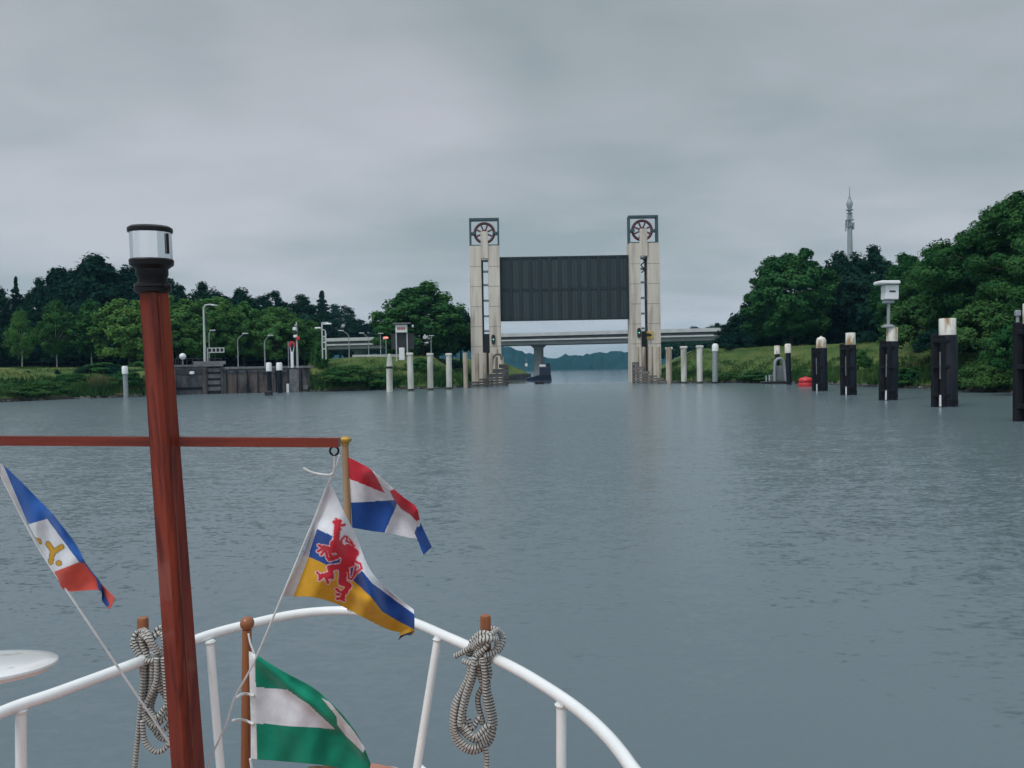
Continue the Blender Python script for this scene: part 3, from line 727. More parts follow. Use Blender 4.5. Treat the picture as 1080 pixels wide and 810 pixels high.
# ------------------------------------------------------------------ lift gate, towers
TY = 110.0
def tower(X, slot_off, label, right):
    t = thing('gate_tower', label, 'tower', (X, TY, 0))
    Wd, D = 4.2, 2.8
    sl = X + slot_off - .5; sr = X + slot_off + .5      # slot edges
    for a, b in ((X - Wd / 2, sl), (sr, X + Wd / 2)):
        mb = MB().box(((a + b) / 2, TY, 8.75), (b - a, D, 21.5))
        pl_ = mb.build('pilaster', M['concrete'], t)
        for z in (5.4, 8.2, 11, 13.8, 16.6): MB().box(((a + b) / 2, TY - D / 2 - .004, z), (b - a - .02, .012, .05)).build('joint', M['coping'], pl_)
    MB().box((X + slot_off, TY + .3, 2.6), (.99, 1.6, 9.2)).build('slot_back', M['slot_dark'], t)
    # open ladder shaft: one dark side column, landings, sky behind
    sgn = 1 if right else -1
    wn = MB().box((X + slot_off + sgn * .38, TY - .3, 12.4), (.23, .5, 10.4)).build('shaft_column', M['slot_dark'], t)
    for z in (7.6, 9.7, 11.9, 14.1, 16.0, 17.5): MB().box((X + slot_off - sgn * .12, TY - .32, z), (.76, .5, .26)).build('landing', M['grey_metal'], wn)
    MB().box((X + slot_off - sgn * .47, TY - .3, 12.4), (.05, .1, 10.2)).build('ladder_rail', M['grey_metal'], wn)
    if right:
        MB().tube(catmull([(X + slot_off - .05 + .24 * math.sin(q * 1.5), TY - .75, 17.3 - .27 * q) for q in range(8)], 4), .085, 6).build('cable_loop', M['slot_dark'], wn, 'auto')
    # concrete pillar carrying the wheel bearing
    MB().box((X + slot_off, TY - 1.25, 19.55), (1.0, .7, 3.8), bev=.04).build('pillar', M['concrete'], t)
    # open steel frame on top
    f = MB(); z0, z1 = 19.5, 23.5; hw, hd = Wd / 2 - .12, .55
    for sx in (-1, 1):
        for sy in (-1, 1): f.box((X + sx * hw, TY + sy * hd, (z0 + z1) / 2), (.24, .24, z1 - z0))
    for sy in (-1, 1):
        for z in (z0 + .13, z1 - .13): f.box((X, TY + sy * hd, z), (2 * hw - .24, .23, .26))
        for sx in (-1, 1): f.box((X + sx * (hw - .45), TY + sy * hd, 21.4), (.66, .10, .32))
    for sx in (-1, 1):
        for z in (z0 + .13, z1 - .13): f.box((X + sx * hw, TY, z), (.23, 2 * hd - .24, .26))
    f.build('steel_frame', M['teal'], t)
    wc = Vector((X + slot_off, TY - .2, 21.45)); wmb = MB()
    for rr, q in ((1.36, .20), (.34, .16)):
        wmb.tube([wc + Vector((rr * math.cos(a), 0, rr * math.sin(a))) for a in np.linspace(0, 2 * math.pi, 36, endpoint=False)], q, 8, closed=True)
    for k in range(8):
        a = math.pi / 8 + k * math.pi / 4; v = Vector((math.cos(a), 0, math.sin(a)))
        wmb.beam(wc + v * .3, wc + v * 1.30, .26, .2)
    wmb.tube([wc + Vector((0, -.5, 0)), wc + Vector((0, .9, 0))], .17, 10)
    wmb.build('sheave_wheel', M['wheel'], t, 'auto')
    # oval signal board with a green lamp
    sx = X + (1.05 if not right else -.95); sz = zat(519, 358.5, TY) if not right else zat(672, 351.5, TY)
    s = MB(); pr = [Vector((sx + .26 * math.cos(a), 0, sz + .42 * (1 if math.sin(a) > 0 else -1) + .26 * math.sin(a))) for a in np.linspace(0, 2 * math.pi, 24, endpoint=False)]
    i = len(s.v)
    for y in (TY - D / 2 - .16, TY - D / 2 - .003): s.v += [Vector((p.x, y, p.z)) for p in pr]
    for k in range(24): s.face((k, (k + 1) % 24, 24 + (k + 1) % 24, 24 + k))
    s.face(list(range(24))); s.face(list(range(24, 48))[::-1])
    sg = s.build('signal_board', M['black'], t)
    MB().tube([(sx, TY - D / 2 - .2, sz), (sx, TY - D / 2 - .13, sz)], .085, 12).build('green_lamp', M['green_light'], sg)
    if right:
        q = at(685.5, 353.5, TY - D / 2 - .05)
        yb = MB().box((q.x, TY - D / 2 - .06, q.z), (.95, .1, 1.05)).build('hazard_plate', M['yellow'], t)
        MB().box((q.x - .12, TY - D / 2 - .13, q.z + .02), (.6, .03, .34)).box((q.x - .42, TY - D / 2 - .35, q.z + .1), (.3, .5, .35)).build('dark_fitting', M['black'], yb)
    return t
tower(-3.55, .02, 'pale concrete tower left of the raised gate, with a wheel in its open top frame', False)
tower(18.88, -.12, 'pale concrete tower right of the raised gate, with a wheel in its open top frame', True)
gx0, gx1 = -1.43, 16.76
gz1, gz0 = 18.0, 8.95
g = thing('lift_gate', 'huge dark ribbed steel lift gate raised between two concrete towers', 'lock gate', ((gx0 + gx1) / 2, TY, gz0))
MB().box(((gx0 + gx1) / 2, TY, (gz0 + gz1) / 2), (gx1 - gx0, .5, gz1 - gz0)).build('gate_leaf', M['gate'], g)
rb = MB(); n = 13
for k in range(n + 1):
    x = gx0 + .12 + (gx1 - gx0 - .24) * k / n; rb.box((x, TY - .33, (gz0 + gz1) / 2), (.44, .155, gz1 - gz0 - .5))
rb.build('rib', M['gate_rib'], g); rb = MB()
for k in range(n):
    x = gx0 + .12 + (gx1 - gx0 - .24) * (k + .5) / n; rb.box((x, TY - .29, (gz0 + gz1) / 2), (.09, .075, gz1 - gz0 - .5))
rb.build('stiffener', M['gate'], g)
MB().box(((gx0 + gx1) / 2, TY - .30, 13.4), (gx1 - gx0 - .02, .094, .32)).build('cross_seam', M['gate_rib'], g)
MB().box(((gx0 + gx1) / 2, TY - .32, gz1 - .12), (gx1 - gx0 - .02, .18, .24)).box(((gx0 + gx1) / 2, TY - .32, gz0 + .1), (gx1 - gx0 - .02, .18, .2)).build('edge_beam', M['gate_rib'], g)

# stepped timber fenders with posts in front of the towers
def fender_wall(a, b, post_px, starts, label, d_out, d_in):
    a, b = Vector(a), Vector(b)      # outer foot, inner end
    t = thing('fender_wall', label, 'fender', b)
    dirv = (b - a); nrm = Vector((dirv.y, -dirv.x, 0)).normalized()
    if nrm.y > 0: nrm = -nrm
    z = .05; hs = [.36, .34, .34, .55, .62, .62]
    for k, (st, h) in enumerate(zip(starts, hs)):
        p = a.lerp(b, st)
        MB().beam(p + nrm * .22 + Vector((0, 0, z + h / 2)), b + nrm * .22 + Vector((0, 0, z + h / 2)), .2, h - .10).build('plank', M['plank'], t)
        z += h
    for s_, zt, rr in post_px:
        p = a.lerp(b, s_)
        MB().lathe([(rr, -1.2), (rr, zt - .1), (rr * .92, zt)], (p.x, p.y, 0), 10).build('post', M['post_wood'], t, 'auto')
    MB().beam(b + nrm * .05 + Vector((0, 0, -1)), b + nrm * .05 + Vector((0, 0, 2.7)), .3, .3).build('corner_post', M['black_steel'], t)
    MB().beam(a.lerp(b, .02) + nrm * .1 + Vector((0, 0, -.2)), b + nrm * .1 + Vector((0, 0, -.2)), .3, .45).build('sill', M['black_steel'], t)
    return t
LA = Vector((-5.65, 93.5, 0)); LI = Vector((-.72, 104.5, 0))
fender_wall(LA, LI, [(.01, 4.25, .27), (.27, 4.25, .27), (.45, 4.3, .28), (.60, 4.3, .25), (.74, 3.8, .2), (.90, 3.8, .18)], [.05, .10, .28, .45, .60, .78],
            'stepped grey plank fender with pale posts below the left tower', 93, 104)
RA = Vector((20.0, 98.0, 0)); RI = Vector((16.5, 104.5, 0))
fender_wall(RA, RI, [(.02, 4.6, .3), (.3, 4.7, .28), (.5, 4.8, .28), (.7, 4.8, .25), (.88, 4.9, .2)], [.02, .12, .3, .5, .66, .82],
            'stepped grey plank fender with pale posts below the right tower', 98, 104)
p = [at(519, 386, 101), at(519.6, 378.5, 101), at(522, 374.6, 101), at(525.5, 373.4, 101), at(528.4, 375, 101), at(529, 379.5, 101)]
mb = MB().tube(catmull(p, 6), .17, 8)
mb.tube([at(524, 374, 101), at(525.2, 368.5, 101)], .08, 6)
tag(mb.build('pipe_arch', M['rust'], smooth='auto'), 'bent brownish pipe arch standing on the fender under the left green signal', 'pipe')

# white piles leading to the lock
G5 = 'white piles leading to the lock'
def pile(px, ybase, ytop, wpx, label, style='flat', mat='concrete_pile'):
    b = W(px, ybase); d = (b - CAM).dot(fwd); zt = zat(px, ytop, d); rr = wpx / 2 * d / F
    t = thing('mooring_pile', label, 'pile', (b.x, b.y, 0), G5)
    if style == 'point':
        zb = zat(px, ybase - 25.5, d)
        MB().lathe([(rr * .96, -1.5), (rr, 0), (rr, zb - .12)], b, 14).build('shaft', M[mat], t, 'auto')
        MB().lathe([(rr * .92, zb - .12), (rr * .92, zb + .14)], b, 14).build('band', M['black'], t, 'auto')
        MB().lathe([(rr, zb + .14), (rr * .8, zb + (zt - zb) * .55), (rr * .55, zt - .2), (rr * .3, zt)], b, 14).build('pointed_cap', M['concrete_pile'], t, 'auto')
    elif style == 'capped':
        zb = zat(px, ytop + 8, d)
        MB().lathe([(rr * .96, -1.5), (rr, 0), (rr, zb)], b, 14).build('shaft', M['grey_metal'], t, 'auto')
        MB().lathe([(rr * 1.15, zb), (rr * 1.15, zt - .25), (rr * .7, zt)], b, 14).build('white_cap', M['white'], t, 'auto')
        MB().lathe([(rr * 1.03, -.6), (rr * 1.03, .22)], b, 14).build('waterline_band', M['black'], t, 'auto')
    else:
        MB().lathe([(rr * .98, -1.5), (rr, 0), (rr, zt - .3)], b, 14).build('shaft', M[mat], t, 'auto')
        MB().box((b.x, b.y, zt - .15), (rr * 2.2, rr * 2.2, .3), bev=.05).build('cap', M[mat], t)
        MB().lathe([(rr * 1.02, -.5), (rr * 1.02, .16), (rr * 1.01, .24)], b, 14).build('tide_band', M['algae'], t, 'auto')
    return t
pile(411, 413.2, 373, 6.6, 'white pile with a pointed top and a black band near its head', 'point')
pile(433.5, 412.3, 372, 6.4, 'flat topped pale pile just right of the pointed one')
pile(454, 411.6, 372.4, 6.2, 'flat topped pale pile third from the left near the left tower')
pile(473.8, 410.6, 372.6, 6.0, 'flat topped pale pile nearest the left tower fender')
pile(705.5, 404.3, 366.3, 6.2, 'pale pile nearest the right tower fender')
pile(721.5, 404.4, 365.2, 6.2, 'pale pile second right of the right tower')
pile(738, 404.4, 364.4, 6.2, 'pale pile beside the grey pile with the white cap')
pile(754.2, 404.4, 362.4, 6.0, 'grey pile with a white domed cap, rightmost of its row', 'capped')

# ------------------------------------------------------------------ bridge
A = Vector((-75, 194, 0)); B = Vector((95, 159, 0)); bd = (B - A).normalized()
br = thing('road_bridge', 'long flat road bridge with pale parapet crossing behind the lift gate', 'bridge', A)
def bz(z): return Vector((0, 0, z))
MB().beam(A + bz(9.75), B + bz(9.75), 11, .75).build('deck_fascia', M['bridge'], br)
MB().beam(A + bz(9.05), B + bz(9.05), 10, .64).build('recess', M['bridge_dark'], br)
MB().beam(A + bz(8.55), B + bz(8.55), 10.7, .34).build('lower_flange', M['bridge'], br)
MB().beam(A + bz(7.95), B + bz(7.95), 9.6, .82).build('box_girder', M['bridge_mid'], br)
def pier(px):
    v = at(px, 390, 1) - CAM; n_ = Vector((-bd.y, bd.x, 0)); k = (A - CAM).dot(n_) / v.dot(n_); q = CAM + v * k; q.z = 0
    mb = MB().box(q + bz(3), (1.7, 3.6, 8.4), rz=-.2, bev=.15)
    mb.v += []
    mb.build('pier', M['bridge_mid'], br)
    c = MB(); i = 0
    for z, wx in ((6.6, .85), (7.56, 1.9)):
        for x, y in ((-wx, -2), (wx, -2), (wx, 2), (-wx, 2)): c.v.append(q + Vector((x, y, z)))
    for k in range(4): c.face((k, (k + 1) % 4, 4 + (k + 1) % 4, 4 + k))
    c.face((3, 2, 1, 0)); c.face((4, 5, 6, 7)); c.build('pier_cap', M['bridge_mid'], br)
for px in (568.5, 790, 380): pier(px)

# ------------------------------------------------------------------ vessel behind the gate
v0 = W(570, 401.2); vd = (v0 - CAM).dot(fwd); sc = vd / F
vs = thing('barge', 'dark blue moored barge with a white cabin roof under the bridge', 'boat', v0)
hull = MB(); x0, x1 = at(555, 400, vd).x, at(581, 400, vd).x
prof_ = [(x0, .35), (x0 + 1.4, .75), (x0 + 2.2, .95), (x1, .95)]
i = 0
for x, z in prof_:
    wv = 1.3 if x > x0 + 1 else .3
    hull.v += [Vector((x + .15, v0.y - wv * .8, -.4)), Vector((x, v0.y - wv, z)), Vector((x, v0.y + wv + 2, z)), Vector((x + .15, v0.y + wv + 1.6, -.4))]
for k in range(3):
    for q in range(3): hull.face((k * 4 + q, k * 4 + q + 1, k * 4 + q + 5, k * 4 + q + 4))
    hull.face((k * 4 + 3, k * 4, k * 4 + 4, k * 4 + 7))
hull.face((0, 1, 2, 3)); hull.face((15, 14, 13, 12))
hull.build('hull', M['ship_blue'], vs)
cx0, cx1 = at(569, 390, vd).x, at(580.5, 390, vd).x; zc = zat(575, 387.2, vd)
MB().box(((cx0 + cx1) / 2, v0.y, (.9 + zc) / 2), (cx1 - cx0, 2.3, zc - .9), bev=.06).build('wheelhouse', M['ship_blue'], vs)
MB().box(((cx0 * 1.45 + cx1 * .55) / 2, v0.y + .1, zc + .22), ((cx1 - cx0) * .56, 1.8, .42), bev=.08).build('cabin_roof', M['white'], vs)
MB().box((cx1 - .4, v0.y, zc + .35), (.62, .9, .75), bev=.05).build('funnel', M['black'], vs)
b_ = W(569, 405)
tag(MB().lathe([(.3, -.25), (.62, -.05), (.6, .32), (.25, .3)], b_, 14).build('float', M['black'], smooth='auto'), 'small dark float drifting on the water below the bridge pier', 'float')
q = at(555, 385, 159)
s = thing('notice_board', 'small white board on a stake on the grassy spit under the gate', 'sign', (q.x, q.y, 3))
MB().box((q.x, q.y, zat(555, 384.8, 159)), (.55, .06, .6)).build('board', M['white'], s)
MB().box((q.x, q.y + .1, 3.2), (.08, .08, 2)).build('stake', M['grey_metal'], s)

# ------------------------------------------------------------------ quay wall on the left
wa, wb_ = W(181, 416.6), W(327, 412.9)
dirv = (wb_ - wa).normalized(); nin = Vector((-dirv.y, dirv.x, 0))
def wpt(px, push=0):   # point of the wall line seen at px
    v = at(px, 415, 1) - CAM; n_ = Vector((-dirv.y, dirv.x, 0)); k = (wa + nin * push - CAM).dot(n_) / v.dot(n_); q = CAM + v * k; q.z = 0; return q
qw = thing('quay_wall', 'dark stained concrete quay wall with a ladder bay and reddish patches', 'wall', wa)
def wseg(p0, p1, z0, z1, th, name, mat):
    a, b = p0 + nin * th / 2, p1 + nin * th / 2
    return MB().beam(a + bz((z0 + z1) / 2), b + bz((z0 + z1) / 2), th, z1 - z0).build(name, mat, qw)
wz = 2.72
wseg(wpt(235.5, .25), wpt(327, .25), -1, wz, .9, 'wall_face', M['old_concrete'])
wseg(wpt(178), wpt(219), -1, 3.05, 1.1, 'wall_face', M['quay_grey'])
wseg(wpt(233), wpt(235.6), -1, 3.05, 1.1, 'buttress', M['quay_grey'])
wseg(wpt(219, .5), wpt(233, .5), -1, 3.0, .5, 'ladder_recess', M['slot_dark'])
for z in (.35, 1.05, 1.75, 2.45): wseg(wpt(219.3, .32), wpt(232.8, .32), z, z + .42, .3, 'rung', M['coping'])
wseg(wpt(235.7, .15), wpt(331, .15), wz + .004, wz + .26, 1.2, 'coping', M['coping'])
wseg(wpt(178, -.08), wpt(236, -.08), 3.054, 3.26, 1.3, 'coping', M['coping'])
for px, ww in ((181.5, .5), (214, .4)): wseg(wpt(px, -.12), wpt(px + 4, -.12), -1, 2.9, .11, 'buttress', M['old_concrete'])
wseg(wpt(305.5, .1), wpt(315.5, .1), -1, 2.6, .14, 'pier_block', M['coping'])
wseg(wpt(303.8, .06), wpt(305.3, .06), -1, 2.6, .18, 'ladder_slot', M['black'])
wseg(wpt(302.3, -.15), wpt(305.0, -.15), .0, .95, .2, 'white_mark', M['white'])
wseg(wpt(320, .08), wpt(325, .08), .25, .75, .16, 'pale_patch', M['coping'])
for px in (239, 250, 261, 272, 291, 318): wseg(wpt(px, .14), wpt(px + .9, .14), -1, 2.5, .12, 'fender_strip', M['fender'])
wseg(wpt(235.8, .17), wpt(303.5, .17), 2.28, 2.62, .10, 'waler', M['quay_grey'])
wseg(wpt(183, -.06), wpt(213.5, -.06), 2.2, 2.75, .13, 'waler', M['slot_dark'])
wseg(wpt(183, -.05), wpt(213.5, -.05), .55, .8, .10, 'waler', M['fender'])
# low grey hut / railing on the wall top
for px, z in ((190, 3.26), (203, 3.26)): pass
rl = MB()
for k in range(9):
    q = wpt(186 + 6 * k, .9); rl.beam(q + bz(3.2), q + bz(3.95), .07, .07)
rl.beam(wpt(186, .9) + bz(3.95), wpt(234, .9) + bz(3.95), .08, .08)
tag(rl.build('guard_rail', M['slot_dark']), 'dark guard rail along the top of the higher quay wall part', 'railing')
tag(MB().beam(wpt(205, .6) + bz(3.45), wpt(239, .6) + bz(3.45), .9, .36).build('gangway_plank', M['coping']), 'grey plank lying on the quay wall above the ladder bay', 'plank')
cab = wpt(203, -.2)
tag(MB().box((cab.x, cab.y, 2.35), (.5, .3, .35), bev=.08).build('wall_lamp', M['lamp_glass']), 'small white lamp fixed on the quay wall face', 'lamp')

def lamp(px, ytop, ybase, d, arm_px, arm_y, label, head='lamp', r_=.09, mat='grey_metal', group='lamps on the left quay', ball=False):
    b = at(px, ybase, d); zt = zat(px, ytop, d); t = thing('street_lamp', label, 'lamp', b, group)
    x, y = b.x, b.y
    if ball:
        MB().tube([(x, y, b.z), (x, y, zt)], r_, 8).build('pole', M['grey_metal'], t, 'auto')
        MB().ball((x, y, zt), .36).build('globe', M['lamp_glass'], t, True); return t
    e_ = at(arm_px, arm_y, d)
    pts = [(x, y, b.z), (x, y, b.z + (zt - b.z) * .5), (x, y, zt - .35), (x + (e_.x - x) * .15, y, zt - .05), (x + (e_.x - x) * .6, y, (zt + e_.z) / 2 + .05), (e_.x, y, e_.z)]
    MB().tube(pts, [r_ * .75, r_ * .65, r_ * .5, r_ * .45, r_ * .42, r_ * .4], 8).build('pole', M[mat], t, 'auto')
    hd_ = MB().box((e_.x, y, e_.z - .02), (.68, .3, .11), bev=.05).build('lamp_head', M['pale_metal'], t)
    return t
lamp(216.3, 321.5, 386, 86, 226.5, 322, 'tallest quay lamp, a pale mast with a short arm to the right', r_=.2, mat='pale_metal')
lamp(221.2, 350, 385, 88, 224.5, 348.3, 'grey quay lamp just right of the tallest pale one', r_=.1)
lamp(251.3, 356, 388, 88, 259, 351.6, 'grey curved quay lamp nearest the sign gantry, arm to the right', r_=.1)
lamp(279.6, 358, 388, 89, 285.5, 353.6, 'grey curved quay lamp above the white topped black piles', r_=.1)
lamp(193, 376, 388, 84.6, 0, 0, 'white globe lamp on a short pole by the mast', ball=True, r_=.05)
lamp(368.4, 352, 379, 96, 359.8, 348.6, 'curved lamp left of the others, in front of the bridge end', r_=.1)
lamp(389, 355, 378, 99, 381.5, 351.2, 'fainter curved lamp in front of the bridge end, nearer the message sign', r_=.09)
lamp(401.6, 352, 376, 100, 401.8, 351.5, 'straight lamp post beside the orange light', r_=.1)
lamp(455, 356, 378, 101, 455.3, 354, 'short straight lamp post in front of the large round tree', r_=.1)
b = at(339.8, 379, 92); t = thing('street_lamp', 'twin armed lamp on a ladder like mast above the rounded shrub', 'lamp', b, 'lamps on the left quay')
m2 = MB()
x1_, x2_ = at(340, 360, 92).x, at(343.6, 360, 92).x; zt = zat(340, 340.6, 92); y = b.y
m2.beam((x1_, y, b.z), (x1_, y, zt), .14, .14); m2.beam((x2_, y, b.z), (x2_, y, zat(343, 349, 92)), .14, .14)
for yy in (355, 361, 368): m2.beam((x1_, y, zat(341, yy, 92)), (x2_, y, zat(341, yy, 92)), .09, .16)
m2.beam((x1_, y, zt - .06), (at(346.5, 341.5, 92).x, y, zt - .06), .09, .32); m2.beam((at(336, 346, 92).x, y, zat(336, 346, 92)), (x2_, y, zat(343, 348.6, 92)), .08, .10)
m2.build('mast', M['pale_metal'], t)
for px, py in ((346.5, 341.6), (335.5, 346)):
    q = at(px, py, 92); MB().box((q.x, y, q.z), (.75, .3, .2), bev=.06).build('lamp_head', M['lamp_glass'], t)
# sign gantry
b = at(219.5, 388, 86); t = thing('sign_gantry', 'low horizontal board with dark panels on a short post beside the tall quay lamp', 'sign', b)
a0, a1 = at(219.5, 371.5, 86), at(236.3, 367.4, 86); zb, ztp = a0.z - .02, a1.z + .05
MB().beam((a0.x, b.y, b.z), (a0.x, b.y, ztp), .12, .32).build('post', M['grey_metal'], t)
f = MB()
f.box(((a0.x + a1.x) / 2, b.y, ztp), (a1.x - a0.x, .1, .09)).box(((a0.x + a1.x) / 2, b.y, zb), (a1.x - a0.x, .1, .09))
for k in range(5): f.box((a0.x + (a1.x - a0.x) * k / 4, b.y - .003, (zb + ztp) / 2), (.09, .11, ztp - zb + .08))
f.build('frame', M['pale_metal'], t)
MB().box(((a0.x + a1.x) / 2, b.y + .08, (zb + ztp) / 2), (a1.x - a0.x - .05, .04, ztp - zb - .1)).build('panel', M['slot_dark'], t)
# red round signal
b = at(308.4, 388, 85); t = thing('signal_post', 'white post with a round red and black signal disc on the quay', 'signal', b)
MB().box((b.x, b.y, (b.z + zat(308.4, 371, 85)) / 2), (.3, .25, zat(308.4, 371, 85) - b.z), bev=.03).build('post', M['white'], t)
c = at(307.9, 363.3, 85)
MB().beam((b.x - .12, b.y, zat(308, 371.5, 85)), (c.x - .2, b.y, c.z - .2), .07, .07).beam((b.x + .12, b.y, zat(308, 371.5, 85)), (c.x + .25, b.y, c.z - .2), .07, .07).build('fork', M['white'], t)
MB().tube([(c.x, b.y - .06, c.z), (c.x, b.y + .06, c.z)], .36, 20).build('red_disc', M['red_sign'], t, 'auto')
MB().box((c.x + .03, b.y - .1, c.z - .12), (.26, .06, .5), bev=.02).build('black_lamp_box', M['black'], t)
b = at(304.6, 388, 85.4)
tag(MB().tube([b, (b.x, b.y, zat(304.6, 360, 85.4))], .05, 6).build('thin_pole', M['grey_metal'], smooth='auto'), 'thin grey pole left of the round red signal', 'pole')
b = at(313.8, 388, 85.6); t = thing('camera_mast', 'white mast with cameras and a loudspeaker right of the round red signal', 'mast', b)
zt = zat(313.8, 339.5, 85.6)
MB().tube([b, (b.x, b.y, zt)], [.13, .07], 8).build('mast_pole', M['pale_metal'], t, 'auto')
for px, py, w_, h_, mt in ((311.4, 347, .4, .35, 'white'), (312, 351, .42, .3, 'black'), (312.2, 354.8, .4, .3, 'white'), (314.8, 357, .38, .42, 'red_sign'), (312.6, 343.5, .3, .25, 'grey_metal')):
    q = at(px, py, 85.6); MB().box((q.x, b.y - .15, q.z), (w_, .3, h_), bev=.05).build('camera_box', M[mt], t)

# low white wall and message sign on the left bank
a, b = at(372, 377.3, 99), at(421, 375.8, 99)
tag(MB().beam((a.x, a.y, 3.75), (b.x, b.y, 3.75), .35, 1.15).build('low_wall', M['bridge']), 'low pale wall along the top of the left bank', 'wall')
q = at(423.4, 377, 97); t = thing('message_sign', 'white roofed message board with a dim red line on tall legs, left bank', 'sign', (q.x, q.y, 3.9))
lx = at(418, 365, 97).x; rx = at(429.5, 365, 97).x; zs0, zs1 = zat(423, 350.8, 97), zat(423, 342.6, 97)
for x in (lx, rx): MB().box((x, q.y + .1, (3.4 + zs1) / 2), (.14, .14, zs1 - 3.4)).build('leg', M['pale_metal'], t)
fb = MB().box(((lx + rx) / 2, q.y - .05, (zs0 + zs1) / 2), (rx - lx + .1, .3, zs1 - zs0), bev=.03).build('board', M['white'], t)
tx = MB()
for k in range(5): tx.box(((lx + rx) / 2 - .4 + k * .2, q.y - .215, (zs0 + zs1) / 2 + .02), (.13, .03, .32))
tx.build('red_text_line', M['red_sign'], fb)
MB().box(((lx + rx) / 2 + .1, q.y - .1, zs1 + .16), (rx - lx + .75, .9, .16)).build('roof', M['coping'], t)
MB().box(((lx + rx) / 2 + .1, q.y + .22, zs0 - 1.1), (rx - lx + 1.5, .08, 2.0)).build('dark_screen', M['slot_dark'], t)
q = at(424, 377, 95.5)
tag(MB().box((q.x, q.y, (3.5 + zat(424, 366.8, 95.5)) / 2), (.68, .4, zat(424, 366.8, 95.5) - 3.5), bev=.04).build('cabinet', M['white']), 'white equipment cabinet under the message board', 'cabinet')
q = at(407, 356.2, 97.5); t = thing('warning_light', 'glowing orange light on a thin post left of the message board', 'light', (q.x, q.y, 3.9))
MB().tube([(q.x, q.y, 3.4), (q.x, q.y, q.z)], .06, 6).build('post', M['grey_metal'], t)
MB().box((q.x, q.y - .1, q.z), (.62, .2, .24), bev=.06).build('lamp_lens', M['orange_light'], t)

# ------------------------------------------------------------------ black mooring posts
def small_pile(px, ybase, ytop, wpx, label, capfrac, mat='black_steel', capmat='white', group='white topped piles along the left quay', bev_=.05, foot=False):
    b = W(px, ybase); d = (b - CAM).dot(fwd); zt = zat(px, ytop, d); rr = wpx / 2 * d / F; zc = zt * (1 - capfrac)
    t = thing('mooring_pile', label, 'pile', (b.x, b.y, 0), group)
    MB().lathe([(rr * .8, -1.5), (rr * .8, zc)], b, 14).build('shaft', M[mat], t, 'auto')
    MB().lathe([(rr, zc - .02), (rr, zt - .12), (rr * .75, zt)], b, 14).build('white_top', M[capmat], t, 'auto')
    if foot: MB().box((b.x, b.y - rr, .2), (rr * 2.6, .3, .5), bev=.05).build('foot_block', M['black'], t)
    return t
small_pile(284.4, 417, 382.3, 6, 'black pile with a white top standing clear of the quay wall', .26, foot=True)
small_pile(295.6, 414.3, 382.3, 6.4, 'black pile with a white top close to the ladder slot of the quay wall', .25)
small_pile(133, 419.6, 386, 6, 'grey pile with a slanting white top, alone left of the mast', .24, 'grey_metal')
G7 = 'white topped piles by the landing stage'
small_pile(820.3, 404.6, 364.4, 6.2, 'dark pile with a white top behind the arch of the landing stage', .22, capmat='white_cap', group=G7)
small_pile(832.2, 405.6, 362.6, 6.6, 'dark pile with a flared white top right of the landing stage', .22, capmat='white_cap', group=G7)

G6 = 'black mooring posts along the right bank'
def dolphin(px, ybase, label, wp_, ycap, ytop, style):
    b = W(px, ybase); d = (b - CAM).dot(fwd); rr = wp_ / 2 * d / F * .90
    zc, zt = zat(px, ycap, d), zat(px, ytop, d)
    t = thing('mooring_post', label, 'mooring post', (b.x, b.y, 0), G6)
    x, y = b.x, b.y
    MB().lathe([(rr, -1.5), (rr, zc - .05), (rr * .96, zc)], b, 22).build('pile', M['black_steel'], t, 'auto')
    MB().lathe([(rr * 1.03, .14), (rr * 1.03, .34)], b, 22).build('pile_ring', M['fender'], t, 'auto')
    cw = rr * 1.56
    if style == 'dome':
        cp = MB().lathe([(cw * .5, zc), (cw * .52, zt - .35), (cw * .40, zt - .14), (cw * .14, zt - .08), (cw * .1, zt)], (x + .04, y, 0), 18).build('white_cap', M['white_cap'], t, 'auto')
    else:
        cp = MB().lathe([(cw * .5, zc), (cw * .5, zt - .03), (cw * .48, zt)], (x + .05, y, 0), 12).build('white_cap', M['white_cap'], t, 'auto')
    # timber fender carried clear of the pile on its left
    fx = x - rr - .07; fz = zc + .05
    for k, (ox, oy) in enumerate(((-.17, -.22), (.12, -.34))):
        MB().box((fx + ox, y + oy, (fz - .8) / 2 + .0), (.23, .24, fz + .8 - (0 if k == 0 else .15)), bev=.02).build('fender_beam', M['fender'], t)
    for z in (fz - .35, fz * .55, .55):
        MB().box((fx + .12, y - .36, z), (.80, .22, .17), bev=.02).build('bracket', M['fender'], t)
    MB().box((fx - .03, y - .47, .30), (.08, .05, .55)).build('white_mark', M['white'], t)
    MB().box((fx - .03, y - .47, 2.0), (.05, .04, 1.3)).build('wear_strip', M['coping'], t)
    return t, b, d, zt, cp
dolphin(866.5, 412.2, 'black mooring post with a domed white cap, beside the red buoy', 13.6, 367, 354.5, 'dome')
dolphin(897, 416.4, 'black mooring post with a square rusty cap, left of the boxed one', 13.8, 363.6, 351, 'square')
t, b, d, zt, cp = dolphin(939, 421.8, 'black mooring post carrying a white box on a pole', 15.6, 360, 345.4, 'square')
q = at(934.5, 342, d)
MB().lathe([(.36, zt), (.36, zt + .08), (.2, zt + .16)], (q.x, b.y, 0), 14).build('base_flange', M['grey_metal'], t)
MB().tube([(q.x, b.y, zt), (q.x, b.y, zat(934.5, 320, d))], .09, 10).build('pole', M['grey_metal'], t, 'auto')
MB().box((q.x - .02, b.y, zat(934, 318.8, d)), (.55, .4, .16), bev=.03).build('bracket_plate', M['grey_metal'], t)
bx0, bx1 = at(928, 308, d).x, at(942, 308, d).x; z0, z1 = zat(935, 316.5, d), zat(935, 301.5, d)
